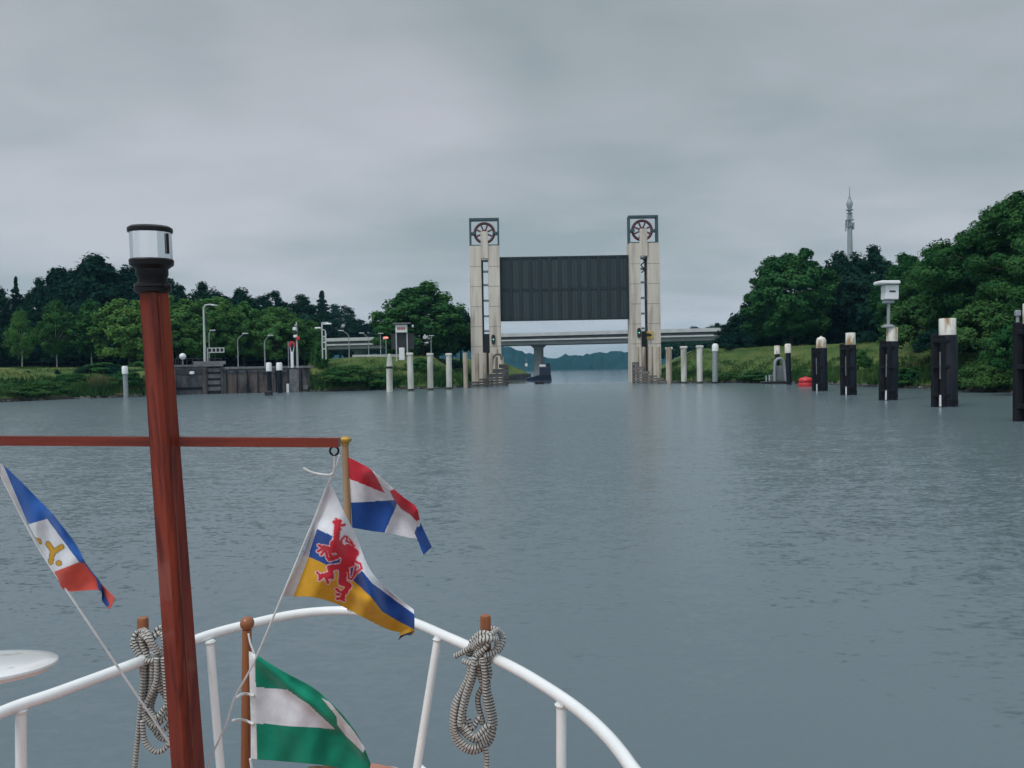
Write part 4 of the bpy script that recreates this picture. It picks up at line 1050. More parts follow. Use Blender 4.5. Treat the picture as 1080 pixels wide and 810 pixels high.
bo = MB().box(((bx0 + bx1) / 2, b.y, (z0 + z1) / 2), (bx1 - bx0, .62, z1 - z0), bev=.04).build('white_box', M['white'], t)
MB().box(((bx0 + bx1) / 2, b.y - .32, (z0 + z1) / 2 + .05), (.34, .03, .09)).build('slot', M['black'], bo)
MB().box(((bx0 + bx1) / 2 - .2, b.y - .05, z1 + .14), (1.14, 1.0, .2), bev=.05).build('box_roof', M['white'], t)
dolphin(998.5, 428.6, 'tall black mooring post with a square rusty cap, right of the boxed one', 23, 353.6, 336, 'square')
t, b, d, zt, cp = dolphin(1090, 443.5, 'nearest black mooring post with fender beams, cut by the right photo edge', 31, 341.5, 320, 'square')
q = at(1067.6, 345, d)
MB().tube([(q.x, b.y - .2, zat(1067, 346, d)), (q.x, b.y - .2, zat(1067, 332, d))], .05, 8).box((q.x, b.y - .2, zat(1067, 331, d)), (.17, .17, .22), bev=.03).build('marker_lamp', M['grey_metal'], t)

for o in list(col.objects):
    if o.type == 'EMPTY' and o.parent is None and o.name.split('.')[0] in ('mooring_pile', 'mooring_post'):
        o.rotation_euler = (R(rnd.uniform(-.7, .7)), R(rnd.uniform(-1.1, 1.1)), 0)
# landing stage, buoy, white float
b = W(817, 404.8); d = (b - CAM).dot(fwd); t = thing('landing_stage', 'low dark floating landing stage with a grey arch and grating', 'landing stage', (b.x, b.y, 0))
xa, xb = at(805, 404, d).x, at(829, 404, d).x
MB().box(((xa + xb) / 2, b.y + .4, .08), (xb - xa, 1.8, .42), bev=.05).build('pontoon', M['black'], t)
ap = [at(817, 402, d), at(817.2, 384, d), at(819, 379.5, d), at(822, 378.2, d), at(825.5, 380, d), at(827, 386, d), at(829, 402.5, d)]
MB().tube(catmull([(p.x, b.y, p.z) for p in ap], 5), .17, 8).build('arch', M['grey_metal'], t, 'auto')
gr = MB(); gx = np.linspace(at(811, 400, d).x, at(828, 400, d).x, 12)
for k, x in enumerate(gx): gr.box((x, b.y + .1, .3 + (.8 if k < 4 else 1.75) / 2), (.05, .05, .7 if k < 3 else 1.35))
for z in (.5, .9): gr.box(((gx[0] + gx[-1]) / 2, b.y + .1, z), (gx[-1] - gx[0], .04, .06))
gr.box(((gx[4] + gx[-1]) / 2, b.y + .25, 1.1), (gx[-1] - gx[4], .05, 1.9))
gr.build('grating', M['grey_metal'], t)
for px in (808, 811.5): 
    x = at(px, 400, d).x; MB().box((x, b.y, .55), (.09, .09, .8)).build('stub_post', M['pale_metal'], t)
b = W(850, 407.6); d = (b - CAM).dot(fwd); rr = 7.8 * d / F; hh = 10.5 * d / F
t = thing('buoy', 'red drum shaped buoy with ribs floating beside the landing stage', 'buoy', (b.x, b.y, 0))
MB().lathe([(rr * .8, -.4), (rr * .96, -.1), (rr, .08), (rr * .99, hh * .28), (rr * .93, hh * .40)], b, 24).build('lower_drum', M['red_buoy'], t, 'auto')
MB().lathe([(rr * .84, hh * .40), (rr * .84, hh * .45)], b, 24).build('groove', M['wheel'], t, 'auto')
MB().lathe([(rr * .90, hh * .45), (rr * .96, hh * .52), (rr * .93, hh * .70), (rr * .80, hh * .82), (rr * .5, hh * .90), (rr * .2, hh * .92)], b, 24).build('upper_drum', M['red_buoy'], t, 'auto')
MB().lathe([(rr * .22, hh * .9), (rr * .2, hh)], b, 12).build('top_eye', M['red_buoy'], t, 'auto')
b = W(975, 409.6)
tag(MB().lathe([(.1, -.15), (.42, -.05), (.45, .1), (.3, .25), (.05, .32)], b, 14).build('float', M['white'], smooth='auto'), 'small white float at the grassy edge left of the tall mooring post', 'float')

# ------------------------------------------------------------------ telecom tower
d = 420; b = at(897.5, 382, d); t = thing('telecom_tower', 'slender grey telecom mast with antenna drums rising behind the right trees', 'tower', (b.x, b.y, 3))
def tz(y): return zat(897.5, y, d)
MB().lathe([(1.7, 3), (1.35, tz(262)), (1.15, tz(240)), (.9, tz(230)), (.7, tz(214))], b, 14).build('shaft', M['tower_grey'], t, 'auto')
MB().lathe([(.42, tz(214)), (.26, tz(209)), (.16, tz(203))], b, 8).build('antenna', M['tower_grey'], t, 'auto')
MB().lathe([(.7, tz(227)), (1.25, tz(224.5)), (1.75, tz(221)), (1.3, tz(218)), (.6, tz(215))], b, 14).build('drum', M['grey_metal'], t, 'auto')
for zz, rr in ((245, 1.9), (238, 2.2), (231, 1.6), (227.5, 1.9)): MB().lathe([(rr * .9, tz(zz)), (rr, tz(zz - .3)), (rr, tz(zz - .8)), (rr * .9, tz(zz - .9))], b, 14).build('gallery', M['grey_metal'], t, 'auto')
for k in range(7):
    a = k * 2 * math.pi / 7 + .2; h_ = 5.2 if k % 2 else 3.6
    MB().box((b.x + 2.0 * math.cos(a), b.y + 2.0 * math.sin(a), tz(239) + (k % 3) * 1.1), (.6, .6, h_), rz=a).build('antenna_panel', M['tower_grey'], t)
for k in range(5):
    a = k * 1.3; MB().tube([(b.x + .9 * math.cos(a), b.y + .9 * math.sin(a), tz(233)), (b.x + 1.5 * math.cos(a), b.y + 1.5 * math.sin(a), tz(228 - k * .5))], .16, 6).build('whip_antenna', M['grey_metal'], t)

# ------------------------------------------------------------------ own boat
CX = -.65
boat = thing('motor_boat', 'bow of the boat the photo is taken from: white tube rail, salmon deck, varnished mast', 'boat', (CX, 0, 0))
stn = [(3.06, .0, .640), (3.02, .16, .640), (2.95, .27, .640), (2.8, .38, .640), (2.5, .58, .640), (2.2, .76, .640), (1.8, .92, .638), (1.2, 1.08, .635), (.5, 1.16, .63), (-1, 1.2, .63), (-3, 1.12, .64), (-4.3, 1.0, .66)]
hb = MB(); nr = 6
for y, hwid, z in stn:
    row = []
    for k, (fz, fw, fy) in enumerate(((z, 1, 0), (.35, .96, .1), (.05, .86, .28), (-.35, .55, .5), (-.55, .02, .6))):
        yy = y - fy * max(0, (y - 1.0) / 2.0) * .9
        row.append((hwid * fw, yy, fz))
    pts = [(CX - a, b_, c) for a, b_, c in row] + [(CX + a, b_, c) for a, b_, c in row[::-1]]
    hb.v += [Vector(p) for p in pts]
n = 10
for j in range(len(stn) - 1):
    for k in range(n - 1): a = j * n + k; hb.face((a, a + 1, a + 1 + n, a + n))
hb.face([(len(stn) - 1) * n + k for k in range(n)])
hb.build('hull', M['hull'], boat, 'auto')
dk = MB()
for y, hwid, z in stn:
    dk.v += [Vector((CX - hwid * .985, y - .01, z + .004)), Vector((CX, y - .01, z + .015)), Vector((CX + hwid * .985, y - .01, z + .004))]
for j in range(len(stn) - 1):
    for k in range(2): a = j * 3 + k; dk.face((a, a + 3, a + 4, a + 1))
dk.build('deck', M['deck'], boat)
fr = [Vector((CX + hwid * .97, y, z + .035)) for y, hwid, z in stn[2:10]]
MB().tube(catmull(fr, 5), .016, 8).build('foot_rail', M['rail_white'], boat, True)
ZR = 1.23
rp = [(-1.76, -.6), (-1.75, .2), (-1.72, .8), (-1.67, 1.3), (-1.61, 1.68), (-1.55, 1.98)]
rp = [Vector((x, y, ZR)) for x, y in rp]
for px, py in ((0, 752), (60, 730.5), (130, 704.5), (215, 671.5), (262, 658.5), (310, 648), (350, 644.2), (385, 645.5), (430, 654.5), (470, 671), (513, 690.5), (550, 709), (590, 734), (618, 755), (640, 776), (655.5, 794.5), (668, 812)):
    rp.append(onz(px, py, ZR))
rp += [Vector((.304, 1.73, ZR)), Vector((.342, 1.52, ZR)), Vector((.39, 1.22, ZR)), Vector((.46, .7, ZR)), Vector((.55, 0, ZR)), Vector((.55, -.8, ZR))]
rail = MB().tube(catmull(rp, 6), .018, 14).build('bow_rail', M['rail_white'], boat, True)
for (px, py), (bx, by) in (((22, 743.5), (23, 985)), ((221, 672), (236, 850)), ((462, 669), (434, 846)), ((592, 737), (592, 958))):
    a = onz(px, py, ZR); d = (a - CAM).dot(fwd); b = at(bx, by, d)
    k = (.64 - b.z) / (a.z - b.z); b = b.lerp(a, k)
    MB().tube([b, a - Vector((0, 0, .012))], [.0155, .0155], 12).lathe([(.032, b.z - .01), (.032, b.z + .012), (.018, b.z + .02)], (b.x, b.y, 0), 14).tube([a - Vector((0, 0, .026)), a - Vector((0, 0, .016))], [.0165, .0205], 12).build('stanchion', M['rail_white'], rail, 'auto')
for sx in (-1, 1):     # stanchions aft of the frame
    for y in (.6, -.6):
        X = CX + sx * 1.08; MB().tube([(X, y, .64), (X + (.03 if sx < 0 else .08) * sx * 0, y, ZR - .01)], .0155, 10).build('stanchion', M['rail_white'], rail, 'auto')
# belaying pins in the rail
PIN = []
for px, ytop in ((155.5, 648), (513, 645.5)):
    a = onz(px, 690, ZR); d = (a - CAM).dot(fwd); zt = zat(px, ytop, d); PIN.append((a, d))
    MB().lathe([(.012, ZR - .09), (.016, ZR - .02), (.0175, ZR + .02), (.0185, zt - .012), (.016, zt - .002), (.012, zt)], (a.x, a.y - .026, 0), 14).build('belaying_pin', M['teak'], rail, 'auto')
# mast
mt, mbm = at(162.4, 307.5, 1.40), at(226, 1190, 1.62)
mast = thing('tmp', '', '', mbm); bpy.data.objects.remove(mast)
mm = MB(); Mz = (mt - mbm).normalized()
xa = Vector((math.cos(R(-24)), math.sin(R(-24)), 0)); xa = (xa - Mz * xa.dot(Mz)).normalized(); ya = Mz.cross(xa)
for q, s_ in ((mbm, .0265), (mbm.lerp(mt, .5), .0245), (mt, .0198)):
    c = s_ * .70
    for X, Y in ((-s_, -c), (-c, -s_), (c, -s_), (s_, -c), (s_, c), (c, s_), (-c, s_), (-s_, c)): mm.v.append(q + xa * X + ya * Y)
for k in range(2):
    for j in range(8): mm.face((k * 8 + j, k * 8 + (j + 1) % 8, k * 8 + 8 + (j + 1) % 8, k * 8 + 8 + j))
mm.face([16 + j for j in range(8)]); mm.face([j for j in range(8)][::-1])
mast = mm.build('mast', M['mahogany'], boat)
# narrow sail track on the dark face
tr = MB(); tr.beam(mbm.lerp(mt, .02) + xa * .0262 - ya * .009, mbm.lerp(mt, .995) + xa * .0200 - ya * .007, .004, .005)
tr.build('edge_bead', M['mahogany'], mast)
yard_a, yard_b = at(-19, 464.5, 1.45), at(358, 466.5, 1.44)
ym = (yard_a.lerp(yard_b, .5))
MB().beam(yard_a, yard_b, .019, .0175).build('crossbar', M['mahogany_bar'], mast)
for p_ in (yard_a.lerp(yard_b, .03), yard_a.lerp(yard_b, .985)):
    MB().tube(catmull([p_ + Vector((math.cos(a) * .008, 0, -.016 + math.sin(a) * .008)) for a in np.linspace(0, 6.28, 8, endpoint=False)], 3, True), .002, 6, closed=True).build('eye', M['plastic_black'], mast, True)
# navigation lamp on the mast head
lc = at(161, 300, 1.40); u_ = Mz
Mrot = Vector((0, 0, 1)).rotation_difference((u_ + Vector((0, 0, 1.2))).normalized()).to_matrix()
sc = 1.40 / F
def lz(y): return (300 - y) * sc
MB().lathe([(16.5 * sc, lz(309)), (18.3 * sc, lz(307.5)), (18.6 * sc, lz(304)), (17.6 * sc, lz(303.4)), (18.3 * sc, lz(302.6)), (18 * sc, lz(299.5)), (14.2 * sc, lz(298)), (14.5 * sc, lz(293)), (16 * sc, lz(290)), (16 * sc, lz(284)), (21.5 * sc, lz(280)), (22 * sc, lz(275)), (20.8 * sc, lz(273.5))], lc, 32, M=Mrot).build('lamp_base', M['plastic_black'], mast, 'auto')
MB().lathe([(20.6 * sc, lz(273.4)), (20.6 * sc, lz(246))], lc, 15, M=Mrot).build('lamp_lens', M['chrome'], mast)
MB().lathe([(21.8 * sc, lz(246)), (22.2 * sc, lz(244)), (22 * sc, lz(241.5)), (19 * sc, lz(239.5)), (6 * sc, lz(238.6))], lc, 40, M=Mrot).build('lamp_cap', M['plastic_black'], mast, 'auto')
kb = MB()
for a in (-.02,):
    v = Mrot @ Vector((21 * sc * math.cos(a), 21 * sc * math.sin(a) - 7 * sc, lz(259))); 
    kb.tube([lc + v + Mrot @ Vector((0, 0, -10 * sc)), lc + v + Mrot @ Vector((0, 0, 11 * sc))], 1.5 * sc, 6)
kb.build('lamp_shutter', M['plastic_black'], mast, 'auto')
kn = at(176, 302, 1.39); MB().ball(kn, .0075).build('thumb_screw', M['plastic_black'], mast, True)
# jackstaff with the green flag, and bow staff
js_t, js_b = at(260.5, 664, 1.92), at(257, 1075, 1.93)
js = MB().tube([js_b, js_t], [.0135, .0115], 14).build('jackstaff', M['teak'], boat, 'auto')
MB().ball(at(260.7, 657.5, 1.92), .0175, sz=1.0).build('ball_finial', M['teak'], js, True)
bs_b = onz(370, 645, ZR); bd_ = (bs_b - CAM).dot(fwd)
bs_t = at(364, 468, bd_)
bst = MB().tube([bs_b + Vector((0, 0, .012)), bs_t], [.0165, .0135], 12).build('bow_staff', M['pole_wood'], boat, 'auto')
MB().lathe([(.015, -.01), (.017, 0), (.026, .006), (.027, .016), (.018, .024), (.006, .027)], at(364, 467, bd_), 18).build('brass_finial', M['brass'], bst, 'auto')
# antenna disc on a stem
dc = at(-34, 704.5, 1.3); Mr = Matrix.Rotation(R(-8.5), 3, 'X')
ant = thing('antenna_dome', 'white round disc on a stem at the left photo edge', 'antenna', (dc.x, dc.y, .65))
rd = 83 * 1.3 / F
MB().lathe([(rd * .70, -.013), (rd * .95, -.010), (rd * .985, -.004), (rd, -.003), (rd, .001), (rd * .985, .003), (rd * .8, .006), (rd * .4, .008), (.001, .009)], dc, 48, M=Mr).build('disc', M['rail_white'], ant, 'auto')
MB().tube([(dc.x, dc.y, .65), (dc.x, dc.y, dc.z - .02)], .014, 12).build('stem', M['rail_white'], ant, 'auto')
# brown coir fender mat on the foredeck
cm = at(348, 812, 2.93); mb = MB()
for k in range(3):
    rr = .11 - k * .022
    ring = [Vector((cm.x + rr * 1.15 * math.cos(a), cm.y - .09 + rr * .8 * math.sin(a), .672 + .022 * k + .004 * math.sin(5 * a + k))) for a in np.linspace(0, 6.283, 26, endpoint=False)]
    mb.tube(ring, .017, 8, closed=True)
tag(mb.build('rope_coil', M['coir'], smooth=True), 'coil of shaggy brown rope lying on the foredeck under the green flag', 'rope')

# ------------------------------------------------------------------ flags
def seg_dist(P, a, b):
    a, b = np.array(a, float), np.array(b, float); v = b - a; l = (v * v).sum() + 1e-9
    t = np.clip(((P - a) @ v) / l, 0, 1); return np.hypot(*(P - a - t[:, None] * v).T)
def in_poly(P, poly):
    x, y = P[:, 0], P[:, 1]; r_ = np.zeros(len(P), bool); n = len(poly)
    for i in range(n):
        (x0, y0), (x1, y1) = poly[i], poly[(i + 1) % n]
        c = ((y0 > y) != (y1 > y)) & (x < (x1 - x0) * (y - y0) / (y1 - y0 + 1e-12) + x0); r_ ^= c
    return r_
def cat_np(A, n):
    """Catmull-Rom along axis 0 of A with n steps per span"""
    N = len(A); out = []
    for i in range(N - 1):
        a, b, c, d = A[max(i - 1, 0)], A[i], A[i + 1], A[min(i + 2, N - 1)]
        for k in range(n):
            t = k / n; out.append(.5 * (2 * b + (c - a) * t + (2 * a - 5 * b + 4 * c - d) * t * t + (3 * b - a - 3 * c + d) * t ** 3))
    out.append(A[-1]); return np.array(out)
CLOTH = {}
def cloth(c, nm):
    if nm not in CLOTH: 
        CLOTH[nm] = pm('cloth_' + nm, c, tuple(q * .80 for q in c), 22, .85, .55, 26, coord='Object', bdist=.004, spec=.15)
        nt_ = CLOTH[nm].node_tree; b_ = nt_.nodes['Principled BSDF']; b_.inputs['Sheen Weight'].default_value = .15
    return CLOTH[nm]
def flag(name, rows, nu, nv, mats, classify, folds, label, cat='flag', ripple=0.0):
    G = np.array(rows, float)                                  # rows x cols x (px,py,d)
    G = cat_np(G, nv); G = np.swapaxes(cat_np(np.swapaxes(G, 0, 1), nu), 0, 1)
    nr_, nc = G.shape[:2]; P2 = G.reshape(-1, 3)
    d = P2[:, 2].copy()
    for poly, rad, hgt in folds:
        dist = np.min([seg_dist(P2[:, :2], a, b) for a, b in zip(poly, poly[1:])], axis=0)
        d -= hgt * np.exp(-(dist / rad) ** 2)
    if ripple:
        d += ripple * np.sin(P2[:, 0] * .19 + P2[:, 1] * .11) * np.linspace(0, 1, nc)[None, :].repeat(nr_, 0).ravel()
    V = [at(p[0], p[1], q) for p, q in zip(P2, d)]
    cen = (G[:-1, :-1, :2] + G[1:, 1:, :2] + G[1:, :-1, :2] + G[:-1, 1:, :2]) / 4
    uu = np.linspace(0, 1, nc - 1)[None, :].repeat(nr_ - 1, 0).ravel(); vv = np.linspace(0, 1, nr_ - 1)[:, None].repeat(nc - 1, 1).ravel()
    cls = classify(cen.reshape(-1, 2), uu, vv)
    mb = MB(); mb.v = V
    k = 0
    for i in range(nr_ - 1):
        for j in range(nc - 1):
            a = i * nc + j; mb.face((a, a + nc, a + nc + 1, a + 1), None, int(cls[k])); k += 1
    o = mb.build(name, mats, smooth=True, loc=tuple(V[0]))
    so_ = o.modifiers.new('Solidify', 'SOLIDIFY'); so_.thickness = .0008; so_.offset = 0
    return tag(o, label, cat)
WHT, HDR = cloth((.72, .74, .78), 'white'), cloth((.60, .60, .62), 'header')
BLU, RED, YEL, GRN = cloth((.018, .075, .30), 'blue'), cloth((.56, .03, .05), 'red'), cloth((.62, .33, .025), 'yellow'), cloth((.008, .25, .15), 'green')
PNK, CORAL, DKL = cloth((.72, .50, .55), 'pink_edge'), cloth((.62, .085, .06), 'coral'), cloth((.16, .14, .08), 'lettering_edge')
LBL = cloth((.03, .12, .42), 'bright_blue')

# provincial flag with the lion
z5 = lambda x, y: (300 + x / 4.5, 500 + y / 4.5)
lion = [  # (x0,y0,x1,y1,r) capsules in enlarged flag units
 (252, 232, 244, 332, 17), (238, 228, 262, 224, 11), (252, 246, 284, 241, 7), (246, 214, 252, 240, 6), (240, 270, 262, 262, 9),
 (244, 335, 300, 392, 32), (300, 350, 335, 375, 22), (300, 392, 278, 450, 27), (330, 380, 318, 415, 20),
 (232, 362, 188, 350, 15), (188, 350, 164, 338, 7), (186, 352, 160, 366, 7), (192, 360, 176, 382, 7), (198, 366, 204, 394, 8), (214, 372, 226, 398, 9),
 (250, 392, 214, 404, 12), (262, 440, 216, 444, 16), (214, 444, 222, 474, 14), (218, 474, 172, 484, 12), (172, 484, 156, 466, 6), (182, 490, 164, 502, 6), (196, 488, 208, 514, 8), (206, 486, 228, 492, 9),
 (278, 450, 274, 512, 22), (276, 512, 306, 532, 16), (304, 532, 288, 560, 13), (286, 556, 274, 590, 13), (274, 588, 250, 592, 7), (270, 560, 246, 546, 7), (280, 590, 284, 602, 6), (262, 572, 246, 570, 6),
 (268, 336, 270, 310, 5), (270, 310, 288, 294, 5), (288, 294, 300, 300, 5), (300, 300, 292, 318, 5), (292, 318, 312, 326, 6), (312, 326, 330, 340, 6), (306, 306, 322, 326, 4),
 (330, 410, 360, 428, 6), (360, 428, 366, 448, 5), (366, 448, 338, 470, 6), (338, 470, 318, 500, 6), (318, 500, 304, 494, 5), (304, 494, 304, 452, 5), (304, 440, 330, 430, 6), (340, 440, 330, 480, 6)]
def cls_lion(P, u, v):
    c = np.zeros(len(P), int)
    top = [(327, 556.5), (335, 558), (352, 566), (370, 585), (382, 602), (392, 615), (410, 628), (425, 639), (440, 650)]
    bot = [(316, 585.5), (325, 587), (347, 597), (370, 610), (378, 617), (390, 628), (403, 645), (420, 655), (440, 665)]
    yt = np.interp(P[:, 0], *zip(*top)); yb = np.interp(P[:, 0], *zip(*bot))
    c[(P[:, 1] > yt)] = 1; c[(P[:, 1] > yb)] = 2
    # sewn canvas header along the hoist
    xh = np.interp(P[:, 1], [513, 558, 587, 630], [349.5, 334.5, 325.5, 309.5])
    h = P[:, 0] < xh; c[h] = 3
    h2 = h & (P[:, 1] > 553) & (P[:, 1] < 586); c[h2] = 6
    D = np.min([seg_dist(P, z5(a, b), z5(e_, f_)) - r_ * .86 / 4.5 for a, b, e_, f_, r_ in lion], axis=0)
    c[(D < 1.05) & ~h] = 5; c[(D < 0) & ~h] = 4
    return c
rows = [[(345, 513, 1.47), (350.5, 514.5, 1.475), (363, 540, 1.47), (376, 567, 1.50), (391, 602, 1.49), (412, 624, 1.53), (436.5, 643, 1.54)],
        [(330, 555, 1.48), (335, 557, 1.485), (352, 567, 1.46), (370, 585, 1.50), (388, 611, 1.48), (410, 629, 1.54), (437, 650, 1.53)],
        [(319, 586, 1.485), (325, 587, 1.49), (347, 597, 1.465), (370, 611, 1.51), (392, 630, 1.48), (413, 649, 1.55), (437, 661, 1.53)],
        [(298, 628, 1.49), (309, 629, 1.50), (332, 630, 1.475), (358, 638, 1.515), (385, 652, 1.49), (410, 664, 1.55), (436, 669, 1.54)]]
flag('flag', rows, 26, 44, [WHT, BLU, YEL, HDR, RED, PNK, cloth((.50, .52, .56), 'header_grey')], cls_lion,
     [([(340, 560), (400, 625)], 9, .012), ([(350, 610), (415, 652)], 8, .014)],
     'white, blue and yellow flag with a red rampant lion, flying from the crossbar', ripple=.004)
# curled torn corner of that flag
cl_ = [[(436, 660, 1.54), (428, 664, 1.53), (421, 668, 1.53)], [(437, 666, 1.54), (430, 668, 1.52), (422, 671, 1.52)], [(433, 670, 1.55), (427, 670, 1.53), (420, 675, 1.525)]]
o = flag('curled_corner', cl_, 8, 8, [YEL, cloth((.01, .02, .09), 'navy')], lambda P, u, v: (v > .4).astype(int), [], None)
fl = bpy.data.objects['flag']; del o['category']; o.parent = fl; o.location = o.location - fl.location

# national flag on the bow staff
z2 = lambda x, y: (280 + x / 3.115, 440 + y / 3.115)
def cls_nl(P, u, v):
    c = np.full(len(P), 1)
    c[in_poly(P, [(360, 476), (391, 494), (398, 505), (406, 520), (367.5, 504.5)])] = 0
    c[in_poly(P, [(366, 530.5), (421, 527), (404.5, 564), (366, 562)])] = 2
    c[in_poly(P, [z2(408, 242), z2(425, 236), z2(470, 265), z2(503, 298), z2(508, 336), z2(500, 346), z2(478, 322), z2(445, 300), z2(420, 266)])] = 0
    c[in_poly(P, [z2(500, 352), z2(512, 346), z2(560, 430), z2(525, 470), z2(490, 380)])] = 2
    c[in_poly(P, [z2(497, 340), z2(506, 338), z2(508, 356), z2(500, 362)])] = 1
    return c
D0 = bd_
rows = [[(364.5, 481, D0), (378, 487.5, D0 - .03), (391, 495, D0 - .05), (405, 507, D0 - .07), (425, 524, D0 - .08), (439, 535, D0 - .06), (444, 552, D0 - .03), (455.5, 577, D0 - .02)],
        [(367, 505, D0), (380, 509, D0 - .02), (392, 513, D0), (405, 519, D0), (422, 535, D0 - .02), (434, 546, D0 - .03), (441, 560, D0 - .02), (452, 580, D0)],
        [(370, 530, D0), (383, 529.5, D0), (395, 529, D0 + .02), (408, 531, D0 + .03), (422, 545, D0 + .03), (433, 555, D0 + .01), (440, 565, D0), (449, 583, D0)],
        [(371.5, 556.5, D0), (383, 558.5, D0 + .02), (395, 560.5, D0 + .03), (407, 562, D0 + .02), (422, 565, D0 + .03), (433, 567.5, D0 + .01), (440, 569, D0), (446, 585.5, D0)]]
flag('flag', rows, 18, 26, [RED, WHT, BLU], cls_nl, [([z2(345, 180), z2(420, 250), z2(490, 310)], 7, .035), ([z2(430, 290), z2(390, 380)], 6, .02)],
     'red, white and blue striped flag on the bow staff with a brass top', ripple=.006)
# pennant with yellow lettering at the left
z3 = lambda x, y: (x / 3.375, 460 + y / 3.375)
letter = [((172, 383), (188, 408)), ((220, 394), (188, 414)), ((189, 410), (181, 448))]
frag = [((128, 366), (140, 369)), ((140, 369), (144, 380))]
def cls_yc(P, u, v):
    c = np.full(len(P), 0)
    c[in_poly(P, [z3(100, 314), z3(168, 294), z3(282, 448), z3(190, 484), z3(60, 400)])] = 1
    c[in_poly(P, [z3(185, 486), z3(282, 448), z3(300, 452), z3(352, 520), z3(356, 552), z3(200, 560)])] = 2
    c[in_poly(P, [z3(352, 520), z3(368, 530), z3(420, 570), z3(392, 625), z3(372, 590)])] = 2
    c[in_poly(P, [z3(340, 500), z3(362, 530), z3(372, 560), z3(392, 600), z3(380, 612), z3(360, 570), z3(350, 545)])] = 5
    xh = np.interp(P[:, 1], [490, 552], [3, 29]); c[(P[:, 0] < xh + .5) & (P[:, 1] < 552)] = 3
    D = np.min([seg_dist(P, z3(*a), z3(*b)) - 8 / 3.375 for a, b in letter], axis=0)
    D = np.minimum(D, np.min([seg_dist(P, z3(*a), z3(*b)) - 3.2 / 3.375 for a, b in frag], axis=0))
    D = np.minimum(D, np.hypot(*(P - np.array(z3(210, 452))).T) - 9 / 3.375)
    w_ = (c == 1); c[w_ & (D < .7)] = 6; c[w_ & (D < 0)] = 4
    return c
Lh0, Lh1 = 1.45, 1.50
rows = [[(0, 489, 1.450), (5, 492, 1.45), (22, 508, 1.45), (40, 526, 1.46), (57, 544, 1.45), (80, 574, 1.47), (90, 593, 1.46), (105, 613, 1.49), (109, 618, 1.48), (121, 630, 1.47)],
        [(1, 496, 1.452), (8, 503, 1.455), (22, 522, 1.46), (38, 540, 1.455), (54, 562, 1.465), (75, 590, 1.455), (86, 603, 1.47), (104, 616, 1.48), (110, 624, 1.485), (120, 634, 1.475)],
        [(3, 503, 1.455), (12, 517, 1.46), (26, 543, 1.47), (38, 562, 1.46), (50, 581, 1.475), (65, 604, 1.465), (82, 612, 1.48), (104, 619, 1.475), (109, 630, 1.49), (118, 638, 1.48)],
        [(6, 510, 1.46), (16, 530, 1.465), (30, 553, 1.475), (40, 572, 1.47), (48, 588, 1.48), (60, 608, 1.48), (70, 623, 1.49), (104, 622.5, 1.47), (108, 634, 1.49), (115, 642.5, 1.485)]]
flag('flag', rows, 26, 52, [LBL, WHT, CORAL, HDR, YEL, BLU, DKL], cls_yc, [([z3(190, 280), z3(290, 440)], 6, .012)],
     'blue, white and coral flag with yellow lettering, left of the mast', ripple=.004)
# green and white flag on the jackstaff
z6 = lambda x, y: (220 + x / 4.154, 630 + y / 4.154)
def cls_gr(P, u, v):
    c = np.full(len(P), 0)
    c[in_poly(P, [z6(195, 392), z6(345, 404), z6(440, 470), z6(556, 578), z6(380, 564), z6(195, 550)])] = 1
    c[in_poly(P, [z6(497, 442), z6(530, 458), z6(640, 590), z6(685, 660), z6(680, 682), z6(600, 605), z6(565, 560), z6(560, 520)])] = 1
    c[P[:, 0] < np.interp(P[:, 1], [688, 800], [269.0, 271.2])] = 2
    return c
dg = 1.90
rows = [[(262.5, 687, dg), (270, 690, dg), (285, 700, dg), (306, 712, dg - .01), (330, 725, dg - .02), (352, 744, dg - .03), (368, 762, dg - .03), (380, 780, dg - .02), (391, 805, dg)],
        [(263.5, 726, dg), (270, 726, dg), (285, 726, dg + .01), (303, 728, dg + .005), (324, 740, dg - .005), (345, 756, dg), (362, 772, dg + .01), (376, 788, dg), (390, 812, dg)],
        [(264.5, 763, dg), (271, 763, dg), (286, 765, dg + .01), (304, 767, dg - .005), (326, 768, dg), (345, 770, dg + .02), (362, 782, dg + .02), (376, 797, dg + .01), (390, 818, dg)],
        [(264.5, 800, dg), (272, 801, dg), (287, 802, dg), (306, 803.5, dg + .01), (328, 805.5, dg - .005), (348, 808, dg + .02), (364, 812, dg + .02), (377, 818, dg + .01), (390, 826, dg)]]
flag('flag', rows, 16, 30, [GRN, WHT, cloth((.76, .78, .79), 'pole_sleeve')], cls_gr, [([z6(215, 270), z6(350, 390), z6(470, 480), z6(555, 560)], 6, .022), ([z6(520, 455), z6(600, 560), z6(680, 670)], 6, .015)],
     'green, white and green striped flag on the short jackstaff', ripple=.004)

# ------------------------------------------------------------------ lines and ropes
def line(name, paths, r_, mat, label, cat='rope', n=6, seg=6):
    mb = MB()
    for p in paths: mb.tube(catmull(p, n), r_, seg)
    return tag(mb.build(name, M[mat], smooth=True), label, cat)
foot = mbm.lerp(mt, .32)
line('halyard', [[yard_a.lerp(yard_b, .03) - Vector((0, 0, .022)), at(-3, 488, 1.452), at(6, 511, 1.462), at(40, 576, 1.485), at(72, 625, 1.49), at(130, 712, 1.53), at(183, 790, 1.57), at(196, 812, 1.575)]], .0022, 'line', 'thin white line from the crossbar end down past the lettered flag')
rh = [yard_b.lerp(yard_a, .015) - Vector((0, 0, .022)), at(352, 497, 1.45), at(344.5, 514, 1.468), at(330, 551, 1.478), at(297, 630, 1.49), at(268, 698, 1.52), at(248, 735, 1.54), at(238, 765, 1.55), at(222, 800, 1.56), at(212, 830, 1.57)]
